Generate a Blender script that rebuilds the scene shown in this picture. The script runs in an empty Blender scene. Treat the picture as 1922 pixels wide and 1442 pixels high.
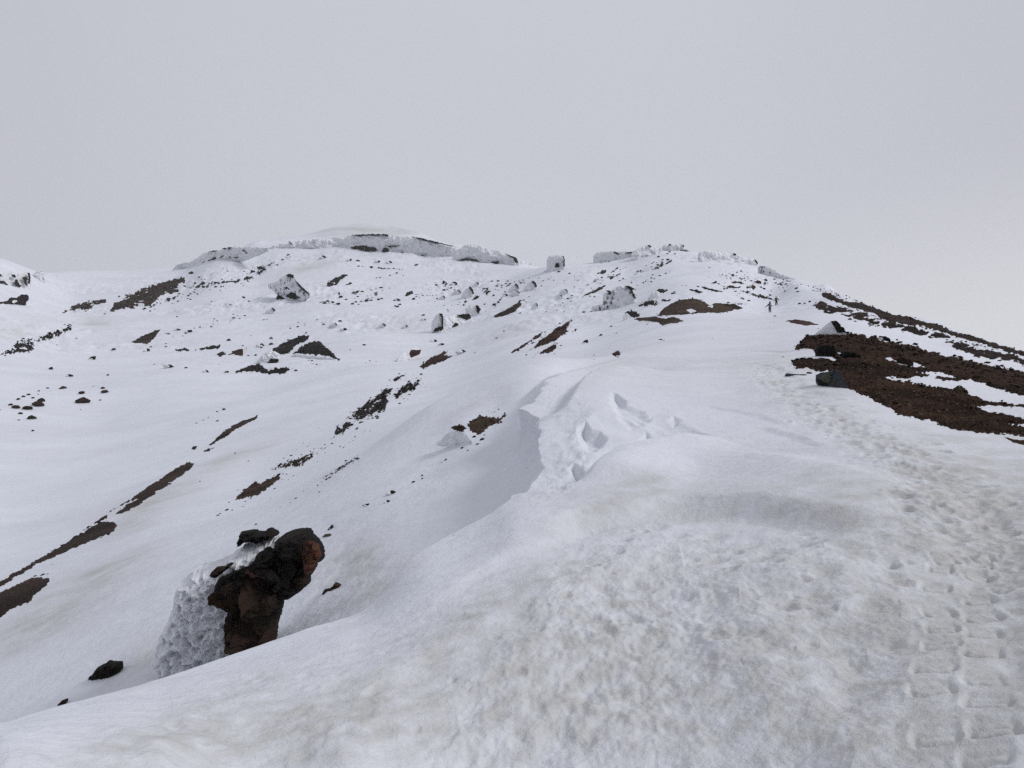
import bpy, bmesh, math, random
import numpy as np
from mathutils import Vector, Matrix
from mathutils import noise as mn
rng = np.random.default_rng(7)
random.seed(7)
sc = bpy.context.scene
COL = sc.collection
F = 1442.0; CX, CY = 961.0, 721.0
PITCH = math.radians(6.0)
CAMZ = 1.6
FWD = np.array([0, math.cos(PITCH), math.sin(PITCH)])
UP = np.array([0, -math.sin(PITCH), math.cos(PITCH)])
RIGHT = np.array([1.0, 0, 0])
CAM = np.array([0, 0, CAMZ])

def ray(px, py):
    """photo pixel -> azimuth (from +Y, clockwise) and slope (rise per horizontal metre)"""
    dx = (px - CX) / F; dy = (CY - py) / F
    d = RIGHT * dx + UP * dy + FWD
    h = math.hypot(d[0], d[1])
    return math.atan2(d[0], d[1]), d[2] / h

def project(X, Y, Z):
    dz = Z - CAMZ
    w = Y * FWD[1] + dz * FWD[2]
    w = np.where(np.abs(w) < 1e-6, 1e-6, w)
    u = CX + F * X / w
    v = CY - F * (Y * UP[1] + dz * UP[2]) / w
    return u, v, w

# ------------------------------------------------------------------ noise
def _h(ix, iy, s):
    with np.errstate(over='ignore'):
        n = (ix.astype(np.int64) * 374761393 + iy.astype(np.int64) * 668265263 + s * 974634599).astype(np.uint32)
        n = (n ^ (n >> np.uint32(13))) * np.uint32(1274126177)
        n = n ^ (n >> np.uint32(16))
    return n
def pn(x, y, s=0):
    xi = np.floor(x); yi = np.floor(y)
    fx = (x - xi).astype(np.float32); fy = (y - yi).astype(np.float32)
    xi = xi.astype(np.int64); yi = yi.astype(np.int64)
    def g(ix, iy, dx, dy):
        a = _h(ix, iy, s).astype(np.float32) * np.float32(2 * math.pi / 4294967296.0)
        return np.cos(a) * dx + np.sin(a) * dy
    u = fx * fx * fx * (fx * (fx * 6 - 15) + 10); v = fy * fy * fy * (fy * (fy * 6 - 15) + 10)
    a = g(xi, yi, fx, fy); b = g(xi + 1, yi, fx - 1, fy)
    c = g(xi, yi + 1, fx, fy - 1); d = g(xi + 1, yi + 1, fx - 1, fy - 1)
    return ((a + (b - a) * u) * (1 - v) + (c + (d - c) * u) * v) * 1.4
def fbm(x, y, s=0, o=4, gain=.5):
    t = 0; a = 1.0
    for k in range(o):
        t = t + a * pn(x * 2 ** k + 17.3 * k, y * 2 ** k - 9.1 * k, s + k); a *= gain
    return t
def sstep(a, b, x):
    t = np.clip((x - a) / (b - a), 0, 1)
    return t * t * (3 - 2 * t)

# ------------------------------------------------------------------ polygons
def seg_dist(X, Y, pts, closed=True, attr=None):
    """unsigned distance to a polyline, plus an attribute interpolated at the nearest point"""
    n = len(pts)
    D = np.full(X.shape, 1e18); A = np.zeros(X.shape) if attr is not None else None
    for i in range(n if closed else n - 1):
        ax, ay = pts[i]; bx, by = pts[(i + 1) % n]
        vx, vy = bx - ax, by - ay
        L = vx * vx + vy * vy + 1e-12
        t = np.clip(((X - ax) * vx + (Y - ay) * vy) / L, 0, 1)
        d = (X - ax - t * vx) ** 2 + (Y - ay - t * vy) ** 2
        if attr is not None:
            m = d < D
            A = np.where(m, attr[i] + (attr[(i + 1) % n] - attr[i]) * t, A)
        D = np.minimum(D, d)
    D = np.sqrt(D)
    return (D, A) if attr is not None else D
def inside(X, Y, pts):
    n = len(pts); c = np.zeros(X.shape, bool)
    for i in range(n):
        ax, ay = pts[i]; bx, by = pts[(i + 1) % n]
        if ay == by: continue
        m = ((ay > Y) != (by > Y)) & (X < (bx - ax) * (Y - ay) / (by - ay) + ax)
        c ^= m
    return c
def sdf(X, Y, pts):
    d = seg_dist(X, Y, pts)
    return np.where(inside(X, Y, pts), d, -d)

# crops the tracing was done on: origin and scale
CROP = {'s': (0, 0, 1), 'A': (0, 400, 3.003), 'B': (600, 400, 3.003), 'C': (1000, 400, 4.004), 'D': (1400, 520, 3.682),
        'E': (0, 840, 3.003), 'G': (280, 960, 4.805), 'H': (600, 660, 2.746), 'L': (0, 440, 8.008), 'S': (320, 420, 6.407), 'T': (600, 420, 4.576),
        'N': (980, 660, 4.576), 'R': (1640, 1060, 3.775)}
def P(c, *xy):
    ox, oy, s = CROP[c]
    return [(ox + x / s, oy + y / s) for x, y in xy]

# ------------------------------------------------------------------ terrain control points (photo pixel, metres away)
RIDGE = [
 (1600,1442,2.4),(1600,1300,3.0),(1600,1150,3.9),(1600,1050,4.8),(1600,950,6.2),(1600,880,7.8),(1600,820,10),(1600,760,13.5),(1570,735,16),(1600,690,22),(1600,650,30),
 (1600,633,36),(1600,618,60),(1600,600,85),(1600,580,110),(1600,562,150),
 (1922,1442,2.3),(1922,1250,3.2),(1922,1100,4.2),(1922,1000,5.4),(1922,900,7.6),(1922,830,10.5),(1922,780,14),(1922,740,19),(1922,713,25),(1922,698,42),(1922,682,60),(1922,664,85),
 (1760,1442,2.35),(1760,1150,3.9),(1760,950,6.2),(1760,850,9),(1760,790,12.5),(1760,720,19),(1760,672,29),(1760,655,50),(1760,635,78),(1760,614,112),
 (1300,1442,2.6),(1300,1200,3.8),(1300,1050,5.2),(1300,950,6.8),(1300,900,8),(1300,840,9.8),(1300,780,12.5),(1300,720,17.5),(1300,680,26),(1300,650,42),(1300,610,80),(1300,580,120),(1300,540,180),(1300,500,240),(1300,474,300),
 (1444,1442,2.5),(1444,1100,4.4),(1444,900,7.6),(1444,780,12.3),(1444,700,21),(1444,650,38),(1444,610,85),(1444,587,130),(1530,566,145),(1530,552,185),(1530,543,212),(1500,548,180),(1565,556,165),(1680,600,118),(1460,573,173),(1460,545,215),
 (1100,1442,2.7),(1100,1250,3.5),(1100,1100,4.7),(1100,1000,6.0),(1100,920,7.4),(1100,850,9.2),(1100,780,11.8),(1100,720,16.2),(1075,692,22),
 (961,1442,2.7),(961,1250,3.5),(961,1100,4.8),(961,1000,6.0),
 (640,1442,2.6),(640,1300,3.4),(640,1200,4.4),(300,1442,2.5),(300,1350,3.2),(800,1150,4.6),(800,1080,5.5),
 (0,1442,2.3),
 (2400,1442,2.1),(2400,1000,5.4),(2400,880,10.5),(2400,840,16),(2400,820,40),(2400,810,70),
]
LIP = [(-500,1560,2.3,.6,1.0),(-200,1425,2.7,.6,1.2),(0,1362,3.2,.75,1.3),(150,1318,3.7,.8,1.3),(300,1275,4.2,.85,1.4),(450,1220,4.7,.95,1.4),(560,1178,5.1,1.0,1.4),(640,1157,5.4,1.0,1.2),
 (690,1138,5.6,.66,.8),(767,1053,6.3,.60,.8),(850,1005,6.8,.66,.9),(920,968,7.2,.80,.9),(980,922,8.0,1.05,.9),(1010,885,9,1.25,.9),(1030,850,10,1.5,.9),(1036,805,11.5,1.8,.9),
 (1031,760,13.5,2.2,.9),(994,748,14.5,2.6,.9),(1021,715,17,.9,.8),(1032,700,19,.8,.8),(1075,690,22,.6,.8),(1150,681,27,.4,.5),(1190,665,40,.2,.3),(1190,640,60,.1,.0)]
FLANK = [(215,972,44),(360,875,64),(480,785,97),(480,900,55),(480,830,74),(700,845,36),(740,820,42),(640,893,20),(740,833,20.3),(820,790,20.8),(900,752,21.5),(960,722,22),(1000,704,23),(1040,690,25),(870,800,18),(930,760,20),(1000,690,42),(900,738,46),(1120,672,45)]
FAR = [
 (0,1000,60),(0,900,95),(0,800,135),(0,700,190),(0,620,250),(0,560,330),(0,482,430),(-300,1000,60),(-300,800,135),(-300,600,280),(-300,440,420),(60,505,450),
 (200,900,82),(200,800,130),(200,700,190),(200,620,280),(200,560,400),(120,513,560),(220,512,620),(320,508,560),(120,560,400),
 (480,740,130),(480,700,165),(480,600,270),(480,540,360),(480,490,430),(480,453,480),(535,446,505),(345,700,175),(345,600,290),(345,540,400),(400,480,470),
 (700,780,70),(700,700,125),(700,620,210),(700,560,300),(700,490,400),(700,419,560),(640,424,560),(760,428,550),(590,438,540),(590,480,420),(800,445,520),(800,485,400),
 (860,740,70),(860,680,125),(860,620,200),(860,560,280),(860,500,370),(860,464,430),
 (960,690,80),(960,640,130),(960,580,210),(960,530,300),(960,492,390),
 (1045,690,60),(1045,640,110),(1045,580,190),(1043,503,350),(1100,672,70),(1100,630,120),(1100,570,190),(1100,498,310),
 (1180,650,65),(1180,620,100),(1180,560,190),(1180,500,270),(1180,478,310),(1240,474,310),(1420,495,290),(1500,531,240),(1560,549,190),
 (1700,598,135),(1800,631,105),
]
SKY = [(-300,440,420),(0,482,430),(60,505,450),(120,513,560),(220,512,620),(320,508,560),(400,480,470),(480,453,480),(535,446,505),(590,437,540),(700,419,560),(800,445,520),(860,464,430),(960,492,390),(1043,503,350),
 (1100,498,310),(1180,478,310),(1240,474,310),(1300,474,300),(1420,495,290),(1500,531,240),(1560,549,190),(1600,562,150),(1700,598,135),(1800,631,105),(1922,664,85),(2400,810,70)]

def q_of(th, e, r): return e + 1.55 / r
S_TH = 6.0
def tps(pts, lam=4e-3):
    lam = np.array([lam if r < 45 else 2e-4 for _, r, _ in pts])
    p = np.array([(t * S_TH, math.log(r)) for t, r, q in pts]); v = np.array([q for _, _, q in pts])
    d = np.hypot(p[:, None, 0] - p[None, :, 0], p[:, None, 1] - p[None, :, 1])
    K = np.where(d > 0, d * d * np.log(d + 1e-12), 0) + np.diag(lam)
    Q = np.c_[np.ones(len(p)), p]
    M = np.block([[K, Q], [Q.T, np.zeros((3, 3))]])
    w = np.linalg.solve(M, np.r_[v, 0, 0, 0])
    def f(T, L):
        T = T * S_TH
        out = w[-3] + w[-2] * T + w[-1] * L
        for i in range(len(p)):
            dd = (T - p[i, 0]) ** 2 + (L - p[i, 1]) ** 2
            out = out + w[i] * 0.5 * dd * np.log(dd + 1e-12)
        return out
    return f
def mk(lst): 
    o = []
    for px, py, r, *_ in lst:
        t, e = ray(px, py); o.append((t, r, q_of(t, e, r)))
    return o
hid = []
for px, py, r in SKY:
    t, e = ray(px, py)
    for k, de in ((1.35, .05), (2.2, .16), (5, .34)):
        hid.append((t, r * k, q_of(t, e - de, r * k)))
back = []
for deg in (-180, -140, -105, -75, -58, 58, 75, 105, 140, 180):
    t = math.radians(deg)
    for r in (1, 2.5, 6, 15, 50, 200, 1000):
        e = .2 * math.cos(t) - (0.12 + .25 * sstep(1.5, 20, r)) * abs(math.sin(t)) - 1.55 / r
        if deg < 0 and r > 90 and deg > -100: e = 0.12
        if r > 900: e = -.25
        back.append((t, r, q_of(t, e, r)))
near = [(math.radians(a), r, .2) for a in (-40, -20, 0, 20, 40) for r in (.7, 1.3)]
lipA = mk(LIP[:-2])
ptsA = mk(RIDGE) + lipA + mk(FAR) + hid + back + near
lowB = []
for (px, py, r, w, drop) in LIP[-6:-2]:
    t, e = ray(px, py); lowB.append((t, r, q_of(t, e - drop / r, r)))
# the flank falls away to the left as one plane below the lip
for deg in (-48, -40, -33, -26, -19, -12, -6, -1, 2.2):
    for r in (3, 5, 7.5, 11, 16, 24):
        t = math.radians(deg); xx, yy = r * math.sin(t), r * math.cos(t)
        if deg > 1 and r > 17: continue
        if r > 14 and deg < -8: continue
        lowB.append((t, r, q_of(t, (-1.6 + .41 * xx + .25 * yy - CAMZ) / r, r)))
for (px, py, r) in RIDGE:
    if r < 35 and (px > 1200 or (px > 1090 and r > 7)):
        t, e = ray(px, py); lowB.append((t, r, q_of(t, e - min(1.5, .22 * r) / r, r)))
    elif r < 4 : 
        t, e = ray(px, py); lowB.append((t, r, q_of(t, e - 1.0 / r, r)))
farR = [k for k in RIDGE if k[2] >= 60]
ptsB = mk(FLANK) + lowB + mk(FAR) + mk(farR) + hid + back
ptsA = [p for p in ptsA]

# ------------------------------------------------------------------ polar grid round the viewer
def grade(a0, a1, st): return np.arange(a0, a1, st)
dth = 0.062
core = np.arange(-37.0, 37.0, dth)
outer = [37.0]; s = dth
while outer[-1] < 178.5:
    s = min(s * 1.09, 3.5); outer.append(outer[-1] + s)
outer = np.array(outer[:-1] + ([outer[-1]] if outer[-1] < 179 else []))
TH = np.radians(np.r_[-outer[::-1][:-1], core, outer])
parts = [(0.6, 1.9, .03), (1.9, 7, .0034), (7, 16, .0046), (16, 90, .0056), (90, 560, .0046), (560, 900, .012), (900, 1700, .05)]
LR = np.concatenate([np.arange(math.log(a), math.log(b), st) for a, b, st in parts])
NI, NJ = len(TH), len(LR)
def interp_matrix(n, step):
    m = int(math.ceil((n - 1) / step)) + 1
    nodes = np.minimum(np.arange(m) * step, n - 1)
    W = np.zeros((n, m), np.float64)
    x = np.arange(n) / step
    k = np.minimum(np.floor(x).astype(int), m - 2); f = x - k
    # last interval may be shorter
    last = k == m - 2
    span = (nodes[-1] - nodes[-2]) / step
    f = np.where(last, f / span, f)
    w = [-.5 * f + f * f - .5 * f ** 3, 1 - 2.5 * f * f + 1.5 * f ** 3, .5 * f + 2 * f * f - 1.5 * f ** 3, -.5 * f * f + .5 * f ** 3]
    for o in range(4):
        kk = np.clip(k - 1 + o, 0, m - 1)
        np.add.at(W, (np.arange(n), kk), w[o])
    return nodes, W
ni, Wi = interp_matrix(NI, 7); nj, Wj = interp_matrix(NJ, 7)
Tc, Lc = np.meshgrid(TH[ni], LR[nj], indexing='ij')
QA = (Wi @ tps(ptsA)(Tc, Lc) @ Wj.T)
QB = (Wi @ tps(ptsB)(Tc, Lc) @ Wj.T)
R1 = np.exp(LR)
RR = np.broadcast_to(R1[None, :], (NI, NJ))
X = np.sin(TH)[:, None] * RR; Y = np.cos(TH)[:, None] * RR
ZA = CAMZ + (QA - 1.55 / RR) * RR
ZB = CAMZ + (QB - 1.55 / RR) * RR
# ------------------------------------------------------------------ lip of the ridge: ridge surface on one side, flank on the other
lipxy = []; lipw = []
for px, py, r, w, drop in LIP:
    t, e = ray(px, py); lipxy.append((r * math.sin(t), r * math.cos(t))); lipw.append(w)
lipxy = [(-3.2, -60), (-2.6, -4)] + lipxy; lipw = [.6, .6] + lipw
ridge_poly = lipxy + [(300, 300), (400, -400), (-3.2, -400)]
JM = int(np.searchsorted(R1, 70.0))
Xn, Yn = X[:, :JM], Y[:, :JM]
wob = (pn(Xn * 1.3, Yn * 1.3, 5) * .08 + pn(Xn * 4, Yn * 4, 6) * .035 + pn(Xn * 11, Yn * 11, 6) * .012) * sstep(4, 8, RR[:, :JM])
d, w = seg_dist(Xn, Yn, lipxy, closed=False, attr=lipw)
LIPD = np.where(inside(Xn, Yn, ridge_poly), d, -d) + wob
rnd = .02 + .14 * (1 - sstep(5.0, 6.4, RR[:, :JM])) + .5 * sstep(16, 24, RR[:, :JM])
dn = np.clip(-LIPD, 0, None)
wall = ZA[:, :JM] - w * (np.sqrt(dn * dn + rnd * rnd) - rnd)
kk = .05 + .004 * RR[:, :JM]
left = .5 * (wall + ZB[:, :JM] + np.sqrt((wall - ZB[:, :JM]) ** 2 + kk * kk))
Zl = np.where(LIPD > 0, ZA[:, :JM], left)
Z = ZA.copy(); fd = sstep(27, 46, RR[:, :JM])
Z[:, :JM] = Zl * (1 - fd) + np.maximum(ZA[:, :JM] * .5 + ZB[:, :JM] * .5, 0 * Zl - 1e9) * fd
far = sstep(55, 69, RR); Z = Z + (0.5 * (ZA + ZB) - Z) * far * 0
ZBASE = Z.copy()
# ------------------------------------------------------------------ snow relief
U, V, WD = project(X, Y, Z)
front = (np.abs(np.degrees(TH)) < 48)[:, None]
J40 = int(np.searchsorted(R1, 45.0)); J20 = int(np.searchsorted(R1, 24.0))
def gpt(px, py, rmin=0.0):
    """photo pixel -> point on the snow"""
    t, e = ray(px, py)
    i = int(np.argmin(np.abs(TH - t)))
    E = (Z[i] - CAMZ) / R1
    ok = np.nonzero((E >= e) & (R1 > rmin))[0]
    j = int(ok[0]) if len(ok) else int(np.argmax(np.where(R1 > 3, E, -9)))
    if j > 0 and E[j] > E[j - 1] and E[j - 1] < e:
        f = (e - E[j - 1]) / (E[j] - E[j - 1]); r = R1[j - 1] + f * (R1[j] - R1[j - 1])
    else: r = R1[j]
    return np.array([r * math.sin(t), r * math.cos(t), CAMZ + min(e, E[j]) * r]), r
def soft(poly, feather, J):
    out = np.zeros((NI, J))
    u, v = U[:, :J], V[:, :J]
    xs = [p[0] for p in poly]; ys = [p[1] for p in poly]
    m = (u > min(xs) - feather) & (u < max(xs) + feather) & (v > min(ys) - feather) & (v < max(ys) + feather) & front & (WD[:, :J] > 0)
    out[m] = sstep(-feather, feather, sdf(u[m], v[m], poly))
    return out
Xc, Yc, Rc = X[:, :J40], Y[:, :J40], RR[:, :J40]
DZ = np.zeros((NI, NJ))
onridge = sstep(-.3, .4, LIPD[:, :J40])
# long soft undulations, at every distance the wavelengths that show there
for wl in (.9, 1.8, 3.5, 7, 15, 32, 70, 150):
    a = .5 * wl
    j0 = int(np.searchsorted(R1, wl * 1.2)); j1 = int(np.searchsorted(R1, wl * 26))
    xx, yy, rr = X[:, j0:j1], Y[:, j0:j1], RR[:, j0:j1]
    wgt = sstep(wl * 1.3, wl * 3.0, rr) * (1 - sstep(wl * 15, wl * 26, rr))
    amp = .015 + .026 * sstep(40, 160, rr)
    n = pn((xx * .85 + yy * .5) / (wl * 1.5), (yy * .85 - xx * .5) / wl, int(wl * 10))
    n = np.where(n > .25, .25 + (n - .25) * .5, n)
    DZ[:, j0:j1] += amp * wl * n * wgt
# trampled snow
rough = np.maximum(soft([(760,1442),(840,1300),(960,1190),(1040,1040),(1130,985),(1400,965),(1560,985),(1680,985),(1640,900),(1450,760),(1400,690),(1480,690),(1640,800),(1800,880),(1990,930),(1990,1500),(760,1500)], 55, J40),
                   .85 * soft([(1010,930),(1040,880),(1110,790),(1110,880),(1080,930),(1010,960)], 18, J40))
rough = np.maximum(rough, .9 * soft([(570,1090),(640,1010),(720,1020),(700,1090),(640,1150),(560,1170)], 20, J40))
rough = np.maximum(rough, .30 * soft([(0,1442),(0,1400),(300,1310),(600,1200),(900,1090),(960,1200),(800,1442)], 40, J40))
rough *= (1 - sstep(22, 40, Rc)) * (1 - .55 * soft([(1690,1442),(1690,1050),(1900,1050),(1910,1442)], 25, J40))
low = fbm(Xc * .55, Yc * .4, 31, 3)
var = sstep(-.45, .5, low + .3)
n1 = fbm(Xc * 5.5, Yc * 3.0, 41, 3)
n2 = fbm(Xc * 15, Yc * 8, 45, 2)
cup = -np.clip(.42 - np.abs(pn(Xc * 4.2 + .3 * n1, Yc * 2.4 + .3 * n1, 49)), 0, 1)
big = sstep(-.25, .55, fbm(Xc * .8 + 3.1, Yc * .6, 33, 3))
dgu, dgv = Xc * .92 - Yc * .38, Xc * .38 + Yc * .92
diag = fbm(dgu * 3.4, dgv * .8, 53, 3)
ridged = .35 - np.abs(pn(dgu * 1.5 + .2 * n1, dgv * .45, 57))
DZ[:, :J40] += 1.0 * rough * (.012 * n1 * (.25 + .9 * var) * (.35 + .65 * big) + .007 * n2 * (1 - sstep(9, 16, Rc)) * (.3 + .9 * big) + .003 * pn(Xc * 38, Yc * 26, 48) * (1 - sstep(5, 8, Rc)) + .013 * cup * var * big + .026 * pn(Xc * 1.7, Yc * 1.1, 47) + .014 * diag + .035 * ridged)
scal = soft(P('N', (430,560),(620,470),(760,350),(1000,400),(1300,520),(1500,680),(1300,770),(1000,800),(760,900),(560,1000),(380,1000)), 14, J40)
DZ[:, :J40] += scal * (.055 * np.clip(.30 - np.abs(pn(Xc * 1.15 + Yc * .35, Yc * .75 - Xc * .3, 58)), -.3, 1) + .012 * pn(Xc * 3.5, Yc * 2.2, 59))
wind = (1 - rough) * onridge
DZ[:, :J40] += wind * (.0035 * fbm(Xc * 3.2 + Yc * .8, Yc * 7.5, 61, 3) * (1 - sstep(14, 24, Rc)))
DZ[:, :J40] += (1 - onridge) * (.010 * fbm(Xc * 1.3 + Yc * .7, Yc * .9 - Xc * .5, 66, 5, .6)) * sstep(5, 9, Rc)
# rough growth along the lip's brow
brow = np.exp(-((LIPD[:, :J40] - .25) / .32) ** 2) * sstep(6, 9, Rc) * (1 - sstep(15, 19, Rc))
DZ[:, :J40] += brow * (.016 * fbm(Xc * 7, Yc * 4, 71, 3) + .015)
def pline(pix): return [tuple(gpt(a, b)[0][:2]) for a, b in pix]
def step(pix, depth, L, w=.03, side=1, taper=.25, up=0.0):
    """snow step along a line: drops by depth on one side and recovers over L metres"""
    depth *= .9; w = max(w, .16)
    pts = pline(pix)
    for _ in range(2):                             # round the corners of the traced line
        if len(pts) > 2:
            q = [pts[0]]
            for p0, p1 in zip(pts[:-1], pts[1:]):
                q += [(p0[0] * .75 + p1[0] * .25, p0[1] * .75 + p1[1] * .25), (p0[0] * .25 + p1[0] * .75, p0[1] * .25 + p1[1] * .75)]
            pts = q + [pts[-1]]
    n = len(pts)
    xs = [p[0] for p in pts]; ys = [p[1] for p in pts]; m0 = L * 3
    m = (Xc > min(xs) - m0) & (Xc < max(xs) + m0) & (Yc > min(ys) - m0) & (Yc < max(ys) + m0)
    x, y = Xc[m], Yc[m]
    x = x + .03 * pn(x * 2.5, y * 2.5, 81); y = y + .06 * pn(x * 2, y * 2, 82)
    at = np.linspace(0, 1, n)
    D = np.full(x.shape, 1e9); A = np.zeros(x.shape); S = np.zeros(x.shape)
    for i in range(n - 1):
        ax, ay = pts[i]; bx, by = pts[i + 1]; vx, vy = bx - ax, by - ay
        t = ((x - ax) * vx + (y - ay) * vy) / (vx * vx + vy * vy + 1e-9); tc = np.clip(t, 0, 1)
        d = np.hypot(x - ax - tc * vx, y - ay - tc * vy)
        k = d < D
        D = np.where(k, d, D); S = np.where(k, np.sign(vx * (y - ay) - vy * (x - ax)), S)
        ta = tc if 0 < i < n - 2 else (np.minimum(t, 1) if i == 0 and n > 2 else (np.maximum(t, 0) if n > 2 else t))
        A = np.where(k, at[i] + (at[i + 1] - at[i]) * ta, A)
    ds = -S * D * side            # >0 on the near (right-hand) side of a line drawn left to right
    tp = sstep(-.02, taper, A) * sstep(-.02, taper, 1 - A)
    DZ[:, :J40][m] += tp * (-depth * sstep(0, w, ds) * np.exp(-np.clip(ds, 0, None) / L) * (1 - sstep(L * .7, L * 1.7, ds)) + up * np.exp(-(np.clip(-ds, 0, None) / (L * .6)) ** 2) * (1 - sstep(0, max(w, .3), ds)))
def hollow(pix, depth, edge=.14):
    """wind hollow: sharp brow on the far side, floor rising gently back to the surface on the near side"""
    pts = pline(pix); xs = [p[0] for p in pts]; ys = [p[1] for p in pts]
    m = (Xc > min(xs) - .3) & (Xc < max(xs) + .3) & (Yc > min(ys) - .3) & (Yc < max(ys) + .3)
    x, y = Xc[m], Yc[m]
    s = sdf(x + .04 * pn(x * 3, y * 3, 83), y + .05 * pn(x * 3, y * 3, 84), pts)
    f = np.clip((y - min(ys)) / (max(ys) - min(ys) + 1e-6), 0, 1)
    rip = .12 * np.sin((y * 1.0 + x * .8 + .3 * pn(x * 2, y * 2, 85)) * 22) * np.clip(1 - f, 0, 1)
    DZ[:, :J40][m] += -depth * (f ** .8 + rip) * sstep(0, edge, s)
hollow(P('N',(470,640),(530,602),(600,630),(690,630),(738,660),(720,710),(650,765),(560,790),(480,730)), .24)
hollow(P('N',(390,890),(450,860),(540,866),(600,828),(680,834),(720,872),(690,930),(600,985),(480,1020),(400,970)), .22)
hollow(P('N',(965,705),(1045,632),(1168,690),(1110,750),(1030,735)), .2)
hollow(P('N',(760,366),(820,380),(890,425),(930,495),(1060,527),(1085,562),(1158,552),(1120,600),(960,640),(840,600),(740,480)), .18)
hollow(P('N',(1305,675),(1340,690),(1420,700),(1400,770),(1310,800),(1335,740)), .08)
hollow(P('N',(1225,590),(1290,566),(1390,612),(1350,645),(1270,630)), .10)
hollow(P('N',(245,1185),(270,1118),(335,1132),(330,1190)), .08)
step(P('N',(600,1120),(660,1050),(720,980),(800,920),(900,860),(1030,815),(1200,790),(1420,765),(1700,740)), .30, 1.3, .4, -1, .2, .12)
step(P('N',(340,620),(400,520),(450,430),(520,270),(600,205),(700,165),(870,140),(1150,180)), .36, 1.5, .4, -1, .2, .08)
step([(985,1000),(1060,970),(1150,950),(1330,934),(1520,945),(1700,985)], .13, 1.0, .4, 1, .2, .06)
step([(1120,915),(1180,870),(1260,850),(1400,855),(1560,885),(1700,930)], .08, .8, .5, -1, .25, .05)
step([(1440,800),(1500,815),(1560,835)], .05, .6, .06, 1); step([(1330,760),(1420,775),(1500,800)], .04, .6, .06, 1)
step([(680,1300),(760,1240),(880,1175),(960,1130)], .03, .4, .12, 1, .3, .01)
step([(800,1130),(900,1060),(1000,1020),(1090,1000)], .04, .5, .1, 1, .3, .015)
step([(780,1395),(960,1362),(1130,1340)], .022, .3, .12, 1, .3, .01)
step([(1040,1442),(1100,1400),(1200,1330)], .02, .3, .1, 1, .3, .01)
step([(1640,1320),(1665,1370),(1680,1440)], .02, .06, .02, 1, .3)
step([(1290,745),(1400,728),(1520,735),(1600,745)], .03, .7, .1, 1, .3)
step([(1280,690),(1340,680),(1440,684)], .05, 1.5, .1, 1, .3); step([(1390,655),(1470,652),(1530,657)], .08, 2.0, .1, 1, .3)
step([(1460,690),(1500,705),(1540,740),(1600,745)], .06, .8, .3, 1, .3)
DP = np.zeros((NI, NJ)); PR = np.zeros((NI, NJ))
def stamp(x0, y0, yaw, fn, rad, acc=True):
    r0 = math.hypot(x0, y0); j0 = int(np.searchsorted(R1, max(.7, r0 - rad))); j1 = min(J40, int(np.searchsorted(R1, r0 + rad)))
    t0 = math.atan2(x0, y0); dt = math.asin(min(.9, rad / r0))
    i0 = int(np.searchsorted(TH, t0 - dt)); i1 = int(np.searchsorted(TH, t0 + dt))
    if i1 <= i0 or j1 <= j0: return
    x = X[i0:i1, j0:j1] - x0; y = Y[i0:i1, j0:j1] - y0
    c, s_ = math.cos(yaw), math.sin(yaw)
    q = fn(x * c + y * s_, -x * s_ + y * c)
    if acc:
        DZ[i0:i1, j0:j1] += q; PR[i0:i1, j0:j1] += np.clip(-q / .022, 0, 1)
    else:
        o = DP[i0:i1, j0:j1]; DP[i0:i1, j0:j1] = np.where(q < 0, np.minimum(o, q), o + q * (o > -1e-4))
def bootprint(wd, ln, dp, bars, seed):
    def f(u, v):
        u = u + .004 * pn(u * 40 + seed, v * 40, 3); v = v + .006 * pn(u * 25, v * 25 + seed, 4)
        du = np.abs(u) - wd / 2; dv = np.abs(v) - ln / 2
        sd = np.maximum(du, dv)
        o = -dp * .22 * sstep(.012, -.012, sd)
        near = np.exp(-(((v + ln / 2) / .013) ** 2)) * sstep(.012, -.012, du)
        sid = np.exp(-((du / .012) ** 2)) * sstep(.01, -.02, dv)
        o = o - dp * np.maximum(1.3 * near, .8 * sid * sstep(ln * .4, -ln * .2, v))
        for k in range(bars):
            vb = -ln * .5 + ln * (k + 1) / (bars + 1)
            o = o - dp * .6 * np.exp(-(((v - vb) / .010) ** 2)) * sstep(.0, -.03, du)
        return o + dp * .25 * np.exp(-((sd - .018) / .014) ** 2)
    return f
prs = np.random.default_rng(3)
rows = [1428,1378,1330,1286,1246,1210,1178,1149,1122,1098,1077,1058]
for col in (0, 1):
    for k, yy in enumerate(rows):
        xx = (1748, 1852)[col] + (6, 4)[col] * math.sin(k * 1.3) + (k * 1.2 if col == 0 else -k * 1.6)
        if prs.random() < .12: continue
        p, r = gpt(xx + prs.normal(0, 6), yy - (20 if col else 0) + prs.normal(0, 5))
        stamp(p[0], p[1], math.radians(prs.uniform(-32, -12)), bootprint(.108 + prs.uniform(-.012, .015), prs.uniform(.10, .15) * (r / 3) ** .5, prs.uniform(.010, .022), int(prs.integers(0, 2)), k * 7 + col), .24)
def dimple(rx, ry, dp):
    def f(u, v):
        q = (u / rx) ** 2 + (v / ry) ** 2
        return -dp * np.exp(-q * 1.6) * (1 + .5 * np.clip(v / ry, -1, 1)) + dp * .25 * np.exp(-((np.sqrt(q) - 1.3) / .35) ** 2)
    return f
trail = [(1905,1080),(1860,1010),(1810,950),(1760,905),(1690,860),(1610,815),(1540,780),(1480,745),(1445,715),(1430,690)]
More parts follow.
